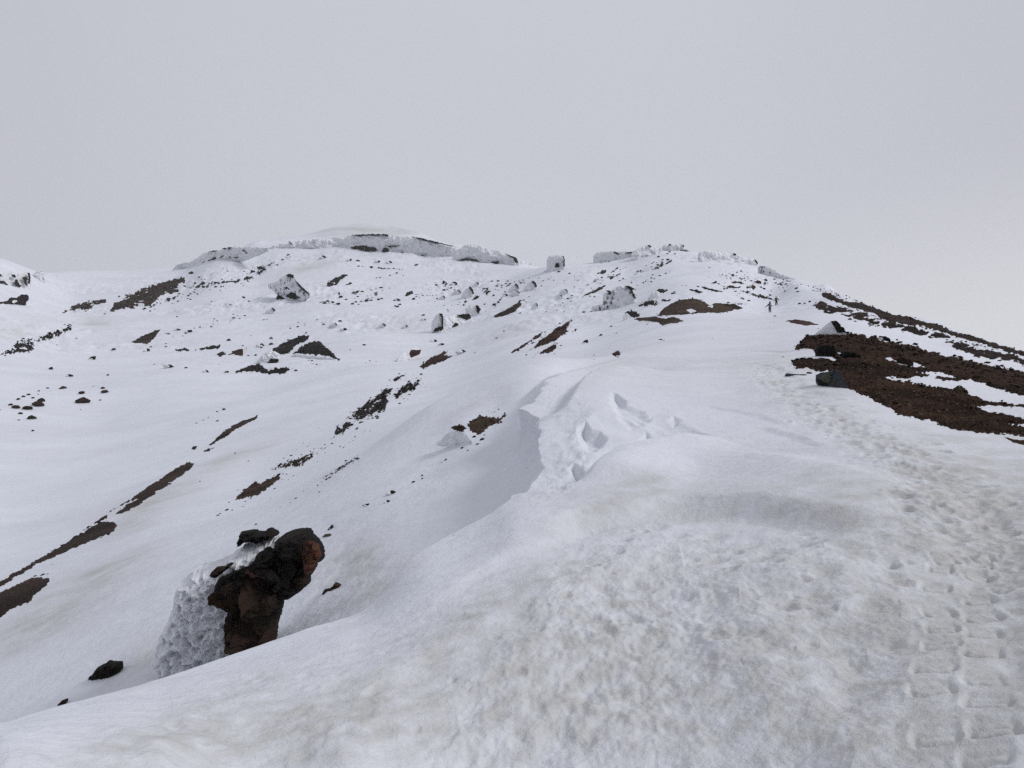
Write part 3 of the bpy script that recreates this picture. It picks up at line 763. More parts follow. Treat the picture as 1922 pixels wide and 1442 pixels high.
    return mesh_obj(name, C, inv.reshape(-1, 4), mat, parent, org, smooth)
def depth_at(px, py, rmin=0.0):
    p, r = gpt(px, py, rmin); return float((p - CAM) @ FWD), p

CRUST = [hull(40 + k, 34, .85, 1, .16) for k in range(3)]
for c in CRUST: c.shade_smooth()
VAR = {}
def hull_of(k, mat, pool=HULLS):
    key = (k, mat, id(pool))
    if key not in VAR:
        me = pool[k].copy(); me.materials.clear(); me.materials.append(M[mat]); VAR[key] = me
    return VAR[key]
srng = np.random.default_rng(11)
def stone(px, py, wpx, hpx=None, label='', group=None, mat='far_rock', name='stone', rime=None, cat='stone', tilt=0.25, rmin=0.0):
    """py is where the stone meets the snow"""
    D, p = depth_at(px, py, rmin); u = D / 1442.0
    hpx = hpx or wpx * srng.uniform(.42, .62)
    k = int(srng.integers(0, len(HULLS)))
    o = bpy.data.objects.new(name, hull_of(k, mat)); COL.objects.link(o)
    w, h = wpx * u / 2, hpx * u / 2
    o.location = (p[0], p[1], p[2] + h * .35); o.scale = (w, w * .85, h * 1.25)
    o.rotation_euler = (srng.uniform(-tilt, tilt), srng.uniform(-tilt, tilt) - .15, srng.uniform(-.5, .5))
    tag(o, label, cat, group)
    if rime or (rime is None and wpx >= 12):
        c = bpy.data.objects.new('rime_crust', hull_of(int(srng.integers(0, 3)), 'rime', CRUST)); COL.objects.link(c); c.parent = o
        c.location = (-.45, -.12, -.12); c.scale = (.72, .95, .80)
    return o
# ------------------------------------------------------------------ bare ground: scree banks, soil strips
G = ground_patch
BK = P('D',(330,480),(360,462),(400,430),(500,395),(600,385),(720,388),(800,400),(900,430),(1000,450),(1130,465),(1300,520),(1500,570),(1700,610),(1990,676),(1990,1112),(1780,1085),(1440,1060),(1200,975),(1050,955),(980,900),(860,840),(700,770),(560,650),(470,645),(350,625),(318,580),(400,562),(490,560),(620,578),(600,540),(480,530),(470,495),(350,505))
FG = [P('D',(968,695),(1080,700),(1200,686),(1300,690),(1400,718),(1520,715),(1650,735),(1700,765),(1990,845),(1990,895),(1750,870),(1600,835),(1480,765),(1400,770),(1250,750),(1160,735)),
      P('D',(965,560),(1000,560),(1060,590),(1160,595),(1275,632),(1180,625),(1060,602)), P('D',(1150,655),(1300,660),(1480,702),(1350,690)),
      P('D',(1535,890),(1700,890),(1990,908),(1990,985),(1880,965),(1740,940)), P('D',(1815,1012),(1990,1015),(1990,1050),(1870,1035)), P('D',(620,525),(650,522),(692,552),(650,545))]
G('scree_bank', 'big dark brown scree bank with fingers of snow, right of the track below the gully', 'scree', [BK], M['scree'], 2.5, 3.4, .010, FG, 2, 1.3, aniso=(1.8, 1), rocks=1500, rsize=(1.6, 14))
G('scree_strip', 'narrow dark sliver of scree at the right picture edge under the big brown bank', 'scree', [P('D',(1785,1110),(1990,1140),(1990,1175),(1850,1145))], M['scree'], 2, 1.5, .012, aniso=(2, 1))
G('rubble_band', 'long dark brown rubble band along the right hand skyline', 'scree', [P('D',(480,100),(560,110),(640,150),(780,180),(900,213),(1060,240),(1100,262),(1330,338),(1420,370),(1560,398),(1700,448),(1990,540),(1990,575),(1700,478),(1500,428),(1400,400),(1240,345),(1050,315),(960,295),(880,255),(800,228),(640,190),(540,135))], M['rib_rock'], 2.2, 2.8, .010, (), 1, 1.0, aniso=(2.2, 1), rocks=350, rsize=(1.2, 6))
G('rubble_band', 'broken brown rubble band between the skyline band and the snow gully on the right', 'scree', [P('D',(465,188),(530,185),(600,195),(680,215),(760,238),(640,255),(560,242),(480,215)), P('D',(640,258),(760,245),(900,288),(1010,310),(1150,345),(1300,388),(1390,410),(1300,415),(1200,402),(1000,350),(860,322)), P('D',(1350,440),(1500,450),(1680,500),(1990,585),(1990,625),(1850,585),(1640,552),(1520,512))], M['rib_rock'], 1.8, 5.0, .009, (), 1, .9, aniso=(2.4, 1), cap=3.2, bias=0.2, rocks=250, rsize=(1.2, 6))
G('scree_patch', 'small reddish brown scree patch in the snow right of and below the two hikers', 'scree', [P('D',(285,303),(340,295),(420,305),(505,332),(420,337),(350,325))], M['far_red'], 1.4, 1.5, .008, aniso=(2, 1))
G('scree_bank', 'oval tan brown scree bank below the ridge top, left of the hikers', 'scree', [P('C',(955,745),(1000,705),(1110,650),(1200,643),(1290,663),(1320,688),(1400,678),(1530,693),(1575,715),(1480,738),(1390,752),(1240,752),(1170,757),(1100,768),(940,772))], M['scree_tan'], 1.8, 1.8, .010, [P('C',(1160,730),(1200,715),(1230,740),(1190,752)), P('C',(1320,700),(1360,698),(1350,712))], 1, .7, aniso=(1.8, 1), rocks=200, rsize=(1, 5))
G('scree_strip', 'tan brown scree tongue just under the oval scree bank', 'scree', [P('C',(755,800),(800,782),(930,778),(1000,792),(1060,783),(1125,810),(1060,830),(980,842),(930,816),(800,812))], M['scree_tan'], 1.5, 1.5, .010, aniso=(1.8, 1), rocks=60, rsize=(1, 4))
G('rock_strip', 'chain of black rocks bordering the oval scree bank on its left', 'rock', [P('C',(695,750),(740,728),(775,740),(800,775),(760,790),(730,775)), P('C',(790,700),(840,668),(900,655),(945,690),(860,692),(800,706)), P('C',(930,590),(950,565),(1015,580),(980,600)), P('C',(940,655),(1000,645),(1020,658)), P('C',(1030,605),(1075,600),(1050,612)),P('C',(900,640),(940,636),(935,646))], M['far_rock'], 2.0, 2.2, .006, (), 1, 1.0, kind='thing', cap=3, rocks=60, rsize=(1.5, 9))
G('rock_strip', 'thin streaks of dark rock in the snow above the oval scree bank', 'rock', [P('C',(1120,543),(1160,545),(1150,550)), P('C',(1165,570),(1230,575),(1280,595),(1250,603),(1190,585)), P('C',(1220,545),(1300,560),(1370,575),(1440,595),(1370,592),(1290,570)), P('C',(1450,670),(1490,672),(1470,680)), P('C',(1515,675),(1620,685),(1600,692),(1540,684)), P('C',(1545,630),(1590,645),(1570,648)),P('C',(1600,648),(1640,655),(1620,664))], M['far_rock'], 1.4, 1.6, .005, (), 1, .8, kind='thing', pad=5, cap=2.5)
G('rock_strip', 'row of dark stones running down to the rear hiker', 'rock', [P('C',(1550,580),(1610,590),(1680,610),(1760,628),(1810,652),(1740,645),(1660,622),(1580,592)), P('C',(1690,630),(1740,645),(1700,642))], M['far_rock'], 1.6, 3.0, .004, (), 1, 1.0, kind='thing', pad=5, cap=2.5)
G('scree_patch', 'reddish scree streaks high on the ridge above the hikers', 'scree', [P('C',(1430,553),(1500,545),(1560,560),(1520,570)), P('C',(1490,520),(1560,512),(1615,540),(1540,530)), P('C',(1605,560),(1650,543),(1700,562),(1660,572)), P('C',(1655,515),(1700,508),(1770,538),(1700,532)), P('C',(1340,525),(1380,515),(1370,528)),P('C',(1820,530),(1870,530),(1930,545),(1860,542))], M['far_red'], 1.3, 2.2, .006, (), 1, .8, pad=5, cap=2.2)
G('scree_patch', 'brown scree streak at the left edge of the rime covered rock below the ridge knob', 'scree', [P('C',(370,628),(430,590),(545,543),(520,575),(460,605))], M['soil'], 1.4, 1.8, .008, aniso=(2, 1), shear=.6)
G('rock_strip', 'dark slanting rock streaks on the snow below the mushroom shaped rime', 'rock', [P('C',(435,530),(480,500),(530,480),(510,500)), P('C',(485,455),(530,432),(560,440),(520,458)), P('C',(590,440),(640,412),(610,440)), P('C',(560,500),(610,470),(660,450),(600,495)), P('C',(640,510),(720,480),(660,510)), P('C',(900,425),(960,390),(1045,355),(1035,372),(960,405)), P('C',(780,440),(835,438),(810,444))], M['far_rock'], 1.1, 2.4, .006, (), 1, .7, kind='thing', pad=5, shear=.6, cap=1.8)
B_ = lambda *a: P('B', *a)
G('rock_strip', 'maroon rock streak slanting across the snow flank left of the cornice, long and thin', 'rock', [B_((1040,808),(1100,770),(1180,720),(1255,672),(1240,697),(1160,747),(1100,785))], M['far_red'], 1.5, 2.0, .008, (), 1, .8, kind='thing', shear=.6)
G('rock_outcrop', 'maroon broken rock outcrop on the snow flank straight above the cornice tip', 'rock', [B_((1190,768),(1240,720),(1290,690),(1330,650),(1422,600),(1400,630),(1392,668),(1330,717),(1260,745)), B_((1232,797),(1280,760),(1338,736),(1330,767),(1290,790)), B_((1430,662),(1450,645),(1460,655))], M['far_red'], 2.2, 2.6, .006, (), 1, 1.1, kind='thing', shear=.5, cap=3.5, rocks=50, rsize=(1.5, 8))
G('scree_patch', 'dark brown lens of scree in mid slope below the square rime block', 'scree', [B_((972,594),(1020,560),(1060,538),(1130,498),(1142,515),(1100,556),(1040,580))], M['soil'], 1.5, 1.6, .009, aniso=(1.8, 1), shear=.6)
G('rock_strip', 'dark brown rock strip below the small rime plastered rock in mid slope', 'rock', [B_((558,865),(620,820),(720,773),(705,800),(742,805),(700,838),(625,860),(580,882))], M['far_red'], 1.8, 2.4, .006, (), 1, 1, kind='thing', shear=.5, cap=3.5)
G('rock_strip', 'long straggling chain of black rocks running down the middle of the snow slope', 'rock', [B_((78,1258),(90,1215),(170,1172),(182,1190),(130,1245)), B_((180,1132),(300,1045),(360,1000),(410,985),(385,1030),(372,1112),(300,1132),(215,1172)), B_((400,942),(420,925),(485,908),(430,947)), B_((412,1042),(440,995),(500,953),(565,965),(520,1003),(440,1037))], M['far_rock'], 2.0, 5.0, .005, (), 1, 1.2, kind='thing', shear=.6, cap=3.0, bias=-0.6, rocks=110, rsize=(2, 12))
G('scree_patch', 'brown rubble patch beside the rounded rime lump on the bank left of the cornice', 'scree', [B_((745,1212),(790,1195),(828,1215),(800,1242)), B_((828,1192),(900,1148),(950,1145),(1000,1160),(1052,1133),(1020,1172),(960,1202),(900,1247),(850,1232))], M['scree_tan'], 2.0, 3.0, .008, (), 2, 1.2, shear=.5, cap=3.5, rocks=60, rsize=(2, 11))
G('rock_strip', 'faint scatter of dark rock on the upper slope right of the pyramid rock', 'rock', [B_((28,415),(60,380),(130,343),(155,350),(100,397),(60,417)), B_((145,407),(195,388),(170,405)), B_((0,505),(40,490),(60,500)), B_((80,455),(130,435),(110,460)), B_((180,450),(240,425),(220,450))], M['far_rock'], 1.3, 2.6, .006, (), 1, .9, kind='thing', pad=5, shear=.4, cap=2.2, bias=-0.3)
G('rock_strip', 'small dark slab of bare rock on the slope well below the summit cliff', 'rock', [B_((475,472),(490,450),(522,436),(527,455))], M['far_rock'], 1.4, 1.2, .006, (), 1, .8, kind='thing', pad=5, shear=.5)
G('rock_strip', 'short black rock bar below the row of rime cones', 'rock', [B_((858,492),(880,470),(905,466),(885,486))], M['far_rock'], 1.4, 1.0, .006, (), 1, .8, kind='thing', pad=5, shear=.5)
G('rock_strip', 'thin dark line of rock under the snow dome of the summit cliff', 'rock', [B_((200,298),(290,303),(400,312),(495,318),(380,318))], M['far_rock'], .9, 2.2, .006, (), 1, .7, kind='thing', pad=4, cap=1.2, bias=-0.4)
A_ = lambda *a: P('A', *a)
G('rock_band', 'long grey brown rock band slanting up the far left slope towards the summit', 'rock', [A_((370,557),(420,525),(540,490),(600,480),(600,500),(480,545)), A_((615,552),(650,510),(720,460),(800,430),(880,400),(1010,368),(1090,335),(1010,400),(1000,442),(900,470),(850,522),(720,535)), A_((900,495),(960,480),(950,500))], M['soil'], 1.8, 4.2, .007, (), 1, 1.0, kind='thing', aniso=(2, 1), shear=.3, cap=3.5, bias=-0.3, rocks=160, rsize=(1.2, 6))
G('rock_band', 'faint broken rock specks continuing the grey brown band towards the left cliff', 'rock', [A_((1040,420),(1150,395),(1280,380),(1370,370),(1400,330),(1420,310),(1500,300),(1530,305),(1470,340),(1380,385),(1250,400),(1100,430)), A_((1410,300),(1460,285),(1520,268),(1500,283)),A_((1360,410),(1420,395),(1400,410))], M['far_rock'], 1.2, 4.5, .005, (), 1, .8, kind='thing', aniso=(1.8, 1), shear=.3, cap=2.0, bias=-1.6)
G('rock_strip', 'row of rime edged boulders along the low rib at the left edge', 'rock', [A_((0,800),(60,770),(100,720),(180,715),(190,780),(100,790),(40,800)), A_((185,722),(240,695),(330,660),(400,635),(410,650),(330,695),(240,725))], M['far_rock'], 1.8, 5, .004, (), 1, 1.4, kind='thing', cap=2.5, bias=-0.9, rocks=60, rsize=(2, 9))
G('soil_patch', 'brown wedge of bare soil on the left of the bowl', 'soil', [A_((733,730),(800,695),(905,653),(880,700),(830,738))], M['soil'], 1.4, 1.6, .008, aniso=(1.8, 1), shear=.4)
G('rock_strip', 'low line of dark rock with rime lumps below and right of the brown soil wedge', 'rock', [A_((985,770),(1040,762),(1080,775),(1000,780)), A_((1100,770),(1180,750),(1235,742),(1245,762),(1150,772)), A_((1210,795),(1250,780),(1280,797),(1240,810))], M['far_rock'], 1.6, 2.0, .005, (), 1, 1, kind='thing', pad=5)
G('soil_patch', 'small maroon triangle of rock just left of the broad brown outcrop', 'rock', [A_((1288,797),(1340,765),(1368,768),(1370,815),(1340,800))], M['far_red'], 1.5, 1.2, .006, (), 1, .9, kind='thing', pad=5)
G('rock_outcrop', 'broad dark brown rock outcrop with a rime fringe in the middle of the bowl', 'rock', [A_((1528,770),(1590,738),(1700,688),(1748,690),(1735,715),(1680,740),(1620,790),(1585,800)), A_((1650,790),(1730,735),(1800,722),(1852,770),(1885,800),(1915,832),(1860,810),(1800,800),(1720,795))], M['far_rock'], 2.6, 2.2, .007, (), 1, 1.4, kind='thing', shear=.3, cap=4.0, rocks=60, rsize=(1.5, 8))
G('rock_strip', 'low dark rock ledge directly below the rime fringed brown outcrop', 'rock', [A_((1325,900),(1380,870),(1460,848),(1512,890),(1600,868),(1635,882),(1600,908),(1500,908),(1430,890))], M['far_rock'], 1.8, 2.8, .005, (), 1, 1.2, kind='thing', pad=5, cap=3.0, rocks=40, rsize=(1.5, 8))
S1 = P('E',(615,365),(770,265),(900,178),(1000,115),(1060,86),(1099,85),(1090,106),(1035,152),(900,242),(800,312),(690,374),(650,377),(720,320),(785,285),(700,318))
G('soil_strip', 'straight dark brown strip of bare soil along the gully edge, upper middle of three', 'soil', [S1], M['soil'], 1.6, 2.4, .006, (), 1, .6, aniso=(2, 1), shear=.7)
G('soil_strip', 'long dark soil strip with a bulging head along the gully edge at left', 'soil', [P('E',(470,468),(590,385),(620,362),(600,395)), P('E',(640,420),(662,440),(640,470),(600,492),(480,542),(340,602),(200,662),(80,738),(-40,812),(-40,780),(150,668),(330,563),(420,505),(540,435),(600,412))], M['soil'], 1.6, 2.4, .006, (), 1, .6, aniso=(2, 1), shear=.7)
G('soil_patch', 'broad dark soil patch running off the left picture edge', 'soil', [P('E',(-40,840),(60,790),(180,735),(270,738),(282,755),(200,830),(160,872),(60,915),(-40,985))], M['soil'], 1.8, 2.6, .007, (), 1, .7, aniso=(1.6, 1), shear=.6)
G('soil_strip', 'thin dark brown soil strip at the top end of the gully', 'soil', [A_((1178,1310),(1250,1240),(1340,1185),(1457,1136),(1440,1166),(1340,1215),(1260,1272)), A_((1140,1352),(1180,1325),(1207,1323),(1180,1340)), A_((1075,1337),(1090,1315),(1123,1308),(1100,1330))], M['soil'], 1.3, 2.0, .006, (), 1, .5, aniso=(2, 1), shear=.6, pad=5)
G('scree_patch', 'lower tan gravel patch between the gully and the big boulder', 'scree', [P('E',(1325,297),(1370,240),(1440,188),(1462,205),(1580,148),(1572,182),(1500,238),(1430,277))], M['scree_tan'], 1.5, 2.6, .007, (), 1, 1, shear=.7, cap=4, rocks=90, rsize=(1.2, 5))
G('scree_patch', 'upper speckled tan gravel patch between the gully and the big boulder', 'scree', [P('E',(1535,120),(1590,88),(1700,58),(1785,28),(1740,68),(1680,112),(1620,112))], M['scree_tan'], 1.4, 4.2, .005, (), 1, 1, shear=.7, cap=2.2, bias=-0.4, rocks=80, rsize=(1.2, 5))
G('gravel_line', 'thin dotted line of gravel right of the speckled tan patch', 'gravel', [P('H',(5,668),(60,625),(140,570),(205,540),(200,552),(120,600),(50,655))], M['scree_tan'], 1.0, 4.0, .004, (), 1, 1, shear=.7, cap=1.5, bias=-1.2)
for lb, pp in (('tiny reddish rock speck above the rolled drift on the ridge', [B_((1648,795),(1665,780),(1690,775),(1695,800),(1665,810))]),):
    G('rock_speck', lb, 'rock', pp, M['far_red'], 1.6, 2.5, .003, (), 1, 1, kind='thing', pad=5)

RF = rubble_field
RF('streaks of dark rubble poking through the snow of the upper slope under the summit cliff', P('s',(610,525),(760,515),(990,525),(1000,585),(900,590),(700,575),(620,560)), 250, 30, (1.3, 10), M['far_rock'], 5, (1, -.35), (18, 4))
RF('streaks of dark rubble on the left face of the ridge knob', P('s',(1105,505),(1190,490),(1260,490),(1240,530),(1180,550),(1100,560)), 170, 18, (1.3, 9), M['far_rock'], 6, (1, -.6), (22, 3))
RF('dark rubble on the right shoulder of the ridge knob above the hikers', P('s',(1330,515),(1400,508),(1480,525),(1500,545),(1440,552),(1350,545)), 200, 18, (1.4, 10), M['far_rock'], 7, (1, .3), (18, 4))
RF('dark rubble lining the snow edge just above the long skyline band', P('D',(400,50),(500,88),(620,112),(760,160),(900,198),(1060,235),(1060,245),(860,212),(700,178),(560,118),(430,80)), 160, 26, (1.2, 6), M['far_rock'], 8, (1, .42), (9, 2))
RF('loose rubble beside and below the long skyline band down to the snow gully', P('D',(500,190),(760,250),(1000,320),(1300,400),(1600,500),(1922,590),(1922,560),(1600,450),(1300,370),(1000,290),(760,225)), 220, 26, (1.3, 8), M['far_rock'], 9, (1, .33), (20, 3))
RF('fine dark rubble around the black rock chain in mid slope', P('B',(60,1260),(180,1120),(400,930),(580,940),(540,1010),(400,1060),(380,1120),(190,1220)), 150, 18, (1.6, 11), M['far_rock'], 10, (1, -.8), (14, 5))
RF('fine rubble around the maroon outcrop left of the ridge', P('B',(1180,780),(1290,680),(1430,590),(1480,650),(1340,780),(1230,810)), 70, 12, (1.3, 7), M['far_red'], 11, (1, -.65), (14, 4))
RF('scattered rubble on the slope between the rime pinnacles and the saddle block', P('s',(880,600),(960,530),(1080,510),(1110,560),(1080,640),(960,660)), 90, 14, (1.4, 9), M['far_rock'], 15, (1, -.55), (22, 4))
RF('scattered rubble on the upper bowl left of the pyramid rock', P('s',(300,560),(420,530),(500,520),(500,600),(380,640),(250,640)), 90, 14, (1.3, 8), M['far_rock'], 16, (1, -.3), (22, 4))
RF('fine rubble on the bowl slope around the broad brown outcrop', P('s',(430,640),(560,600),(700,600),(690,690),(600,715),(440,710)), 80, 12, (1.3, 8), M['far_rock'], 13, (1, -.3), (22, 4))
RF('fine rubble on the snow flank between the gully and the black rock chain', P('s',(500,860),(620,780),(700,760),(690,820),(560,900),(480,950)), 90, 16, (1.3, 6), M['far_rock'], 14, (1, -.7), (24, 5))
RF('scattered rubble along the grey brown band on the far left slope', P('A',(350,560),(620,480),(1000,360),(1520,270),(1540,310),(1400,400),(900,520),(620,560)), 280, 34, (1.5, 9), M['far_rock'], 12, (1, -.4), (20, 3))

# ------------------------------------------------------------------ big boulder on the left flank
D0, p0 = depth_at(520, 1120)
D0 = min(D0, 9.4)
bl = empty('boulder', CAM + D0 * ((480 - CX) / F * RIGHT + (CY - 1240) / F * UP + FWD)); tag(bl, 'large dark lava boulder plastered with white rime on its left side', 'boulder')
g_ = lambda *a: P('G', *a)
lump('rime_crust', g_((60,1330),(95,1210),(110,1130),(180,1000),(245,850),(268,720),(310,620),(420,520),(500,470),(640,440),(760,378),(880,288),(1100,245),(1215,212),(1300,300),(1300,420),(1200,520),(1100,700),(1060,900),(1040,1200),(900,1420),(400,1520),(160,1500)), D0, .42, M['rime_near'], bl, disp=2.4, wl=16, g=1.0, edge=3.6, seed=3, bulge=.34, billow=True)
lump('main_rock', g_((592,690),(640,600),(800,525),(960,465),(1050,490),(1150,555),(1200,630),(1214,760),(1190,900),(1160,1000),(1140,1140),(1110,1330),(760,1420),(715,1260),(745,1150),(690,1020),(715,900),(640,820),(592,815)), D0 - .42, .22, M['near_rock'], bl, disp=1.0, wl=40, g=1.1, edge=2.0, seed=5, bulge=.17, facet=1.0, smooth=False)
lump('dark_cap', g_((598,690),(640,602),(800,528),(960,468),(1050,492),(1150,558),(1198,640),(1120,665),(1010,610),(900,645),(800,700),(770,770),(700,790),(640,815),(600,800)), D0 - .60, .07, M['black_rock'], bl, disp=2, wl=16, g=1.2, edge=1.8, seed=15, bulge=.4, facet=.9)
lump('dark_ledge', g_((850,785),(960,772),(1040,850),(1110,885),(1185,870),(1165,965),(1060,925),(980,885)), D0 - .62, .05, M['black_rock'], bl, disp=1.5, wl=12, g=1.2, edge=1.8, seed=16, bulge=.4, facet=.7)  # cast shade band under an overhang, put in as a black lump
lump('rock_lobe', g_((955,445),(1000,370),(1045,352),(1055,322),(1110,345),(1180,340),(1235,420),(1262,520),(1235,690),(1150,660),(1060,520)), D0 - .36, .24, M['black_rock'], bl, disp=1.2, wl=18, g=1.1, edge=2.4, seed=6, bulge=.25, facet=2.0, smooth=False)
lump('rock_lobe', g_((1140,320),(1210,270),(1230,200),(1320,165),(1430,162),(1470,222),(1525,280),(1570,380),(1562,442),(1512,470),(1480,550),(1430,600),(1442,650),(1330,742),(1190,770),(1170,640),(1220,560),(1230,430),(1190,340)), D0 - .25, .26, M['black_rock'], bl, disp=1.0, wl=34, g=1.1, edge=2.0, seed=7, bulge=.17, facet=1.0, smooth=False)
tag(lump('rock_face', g_((1215,725),(1235,640),(1290,600),(1400,596),(1442,650),(1330,742),(1250,752)), D0 - .46, .07, M['near_rock'], bl, disp=1.0, wl=16, g=1.2, edge=1.6, seed=18, facet=.8), 'brown foot of the right hand lobe')
tag(lump('rock_face', g_((1392,305),(1450,258),(1530,292),(1560,400),(1510,470),(1480,540),(1440,575),(1402,556),(1392,470),(1380,390)), D0 - .60, .07, M['red_rock'], bl, disp=1.2, wl=12, g=1.2, edge=1.5, seed=8, facet=.5), 'reddish brown face of the right hand lobe')
lump('rock_lobe', g_((805,318),(830,240),(832,185),(930,168),(990,187),(1060,180),(1075,153),(1130,175),(1162,210),(1100,242),(980,282),(940,265),(880,260),(840,292)), D0 - .12, .2, M['black_rock'], bl, disp=2, wl=9, g=1.1, edge=1.6, seed=9, facet=.9)
lump('rock_lobe', g_((560,550),(620,500),(690,492),(730,458),(757,475),(680,542),(620,592),(570,592)), D0 - .46, .10, M['near_rock'], bl, disp=1.5, wl=7, g=1.0, edge=1.3, seed=10, facet=.8)

def rock(label, poly, mat='far_rock', base=None, thick=None, name='rock', cat='rock', disp=1.2, wl=6, edge=.8, seed=0, rmin=0, dz=0.0, g=None, group=None, parts=(), smooth=True, skirt=None, facet=None):
    """one rock or rime body standing on the snow along the foot of its outline; parts = (name, poly, mat, forward shift in picture units[, thickness])"""
    xs = [p[0] for p in poly]; ys = [p[1] for p in poly]; wd, ht = max(xs) - min(xs), max(ys) - min(ys)
    b = base or (sum(xs) / len(xs), max(ys) - ht * .12)
    D, p = depth_at(b[0], b[1], rmin); px = D / 1442; D += dz * px; slope = (b[0], 0.0)
    if wd > 1.6 * ht or wd > 40:                   # a long body follows the line where it meets the slope
        fu, fd = [], []
        for q in np.linspace(.12, .88, 9):
            uu = min(xs) + wd * q; vv = np.arange(min(ys), max(ys) + .5, .5); ins = inside(np.full(vv.shape, uu), vv, poly)
            if ins.any():
                dd, _ = depth_at(uu, float(vv[ins].max()) - .5, rmin); fu.append(uu); fd.append(dd)
        if len(fu) > 4:
            k = np.polyfit(np.array(fu) - b[0], np.clip(fd, np.median(fd) * .8, np.median(fd) * 1.2), 1); lim = 1.2 * px
            D = float(np.median(fd)); slope = (float(np.median(fu)), float(np.clip(k[0], -lim, lim))); px = D / 1442
    th = (thick or .42 * min(wd, ht)) * px
    sk = (.5 if mat.startswith('rime') else .22) * ht if skirt is None else skirt
    bg = .8 if mat.startswith('rime') else .4
    if mat.startswith('rime'): disp *= 1.5; edge *= 1.5; wl *= 1.3
    fc = (0.0 if mat.startswith('rime') else .5) if facet is None else facet
    if parts:
        o = empty(name, CAM + D * ((b[0] - CX) / F * RIGHT + (CY - max(ys)) / F * UP + FWD))
        lump('rime_crust' if mat.startswith('rime') else 'rock_core', poly, D, th, M[mat], o, disp, wl, g, edge, seed, slope=slope, skirt=sk, facet=fc, bulge=bg)
        for k, q in enumerate(parts):
            lump(q[0], q[1], D - (q[3] + disp * .5) * px - th * .75, max((q[4] if len(q) > 4 else 2.0) * px, th * .45), M[q[2]], o, disp * .8, wl * .6, g, edge * .8, seed + k + 1, slope=slope)
    else:
        o = lump(name, poly, D, th, M[mat], None, disp, wl, g, edge, seed, slope=slope, skirt=sk, facet=fc, bulge=bg)
    return tag(o, label, cat, group)
s_ = lambda *a: P('s', *a)
# near small rocks
rock('black rock with a rime tail, lower left of the big boulder', P('E',(500,1298),(530,1270),(550,1240),(580,1222),(600,1218),(612,1200),(632,1208),(684,1210),(688,1228),(660,1262),(608,1290),(560,1285)), 'black_rock', disp=1.6, wl=6, seed=21, edge=1.2)
rock('small dark rock tip just above the lip at the lower left', P('E',(325,1450),(350,1425),(382,1414),(378,1428),(350,1450)), 'near_rock', disp=1, seed=22, rmin=5)
rock('small dark red stone on dirty snow right of the big boulder', g_((1562,742),(1580,705),(1640,690),(1678,640),(1742,665),(1690,682),(1640,732),(1600,720)), 'near_rock', disp=1.2, seed=23, rmin=6)
rock('flat light brown stone above the right end of the big boulder', g_((1560,225),(1590,202),(1640,200),(1636,224),(1600,230)), 'tan_stone', disp=.6, seed=24)
rock('thin upright brown sliver of stone above the flat light brown stone', g_((1612,162),(1640,125),(1662,118),(1648,142),(1620,165)), 'near_rock', disp=.5, seed=25)
# right side
rock('peaked black rock with white rime on its left, on top of the scree bank', P('D',(475,398),(520,358),(570,318),(600,302),(635,330),(655,375),(690,390),(690,415)), 'rime', base=P('D',(600,384))[0], thick=9, disp=1.2, edge=.5, seed=31, parts=(('dark_face', P('D',(585,305),(622,302),(650,325),(655,342),(672,348),(692,386),(632,384),(612,345)), 'black_rock', 1.0, 6),))
rock('small black rock with a snow cap on the crest of the scree bank', P('D',(912,425),(925,408),(960,408),(990,425),(1000,446),(950,444)), 'black_rock', thick=6, seed=32, parts=(('snow_cap', P('D',(912,428),(922,416),(940,420),(952,438),(930,436)), 'rime', 1.0, 3),))
rock('black blocky rock in the scree bank, beside the upper snow finger', P('D',(480,530),(486,500),(500,480),(560,470),(612,478),(618,520),(600,550),(550,555),(510,548)), 'black_rock', thick=8, disp=2, seed=33)
rock('low black rock in the scree bank right of the blocky black rock', P('D',(650,530),(700,515),(750,525),(800,560),(822,575),(760,572),(690,556)), 'black_rock', thick=6, disp=1.6, seed=34)
rock('grey brown rounded rock in the scree beside a thin snow streak', P('D',(1040,565),(1080,552),(1140,575),(1158,600),(1150,625),(1090,605),(1060,590)), 'near_rock', thick=6, disp=1.6, seed=35)
rock('slate slab rock with a ring of yellow lichen at the foot of the scree bank', P('D',(480,680),(520,660),(570,655),(610,640),(645,645),(665,680),(690,720),(702,760),(700,805),(660,785),(600,765),(560,752),(500,720),(485,700)), 'slate', base=P('D',(640,772))[0], thick=5, disp=.7, wl=16, edge=.5, seed=36,
     parts=(('dark_foot', P('D',(484,705),(520,712),(560,732),(562,755),(550,772),(525,765),(500,735)), 'black_rock', .8, 1.5), ('lichen_ring', P('D',(505,700),(535,672),(572,660),(590,690),(585,720),(560,735),(530,722)), 'lichen', 1.2, 1.0), ('dark_notch', P('D',(524,705),(545,682),(572,672),(580,705),(550,716)), 'slate', 2.2, 1.0)))  # the dark foot is the slab's shadow, built as a black lump
rock('flat dark slab lying on the snow left of the lichen slab', P('C',(1893,1222),(1905,1203),(1960,1210),(2060,1212),(2030,1218),(1960,1225)), 'slate', thick=3, disp=.3, edge=.3, seed=37)
rock('small dark block on the snow between the flat slab and the lichen slab', P('D',(420,668),(424,657),(450,657),(452,668),(440,672)), 'black_rock', thick=3, disp=.4, edge=.3, seed=38)
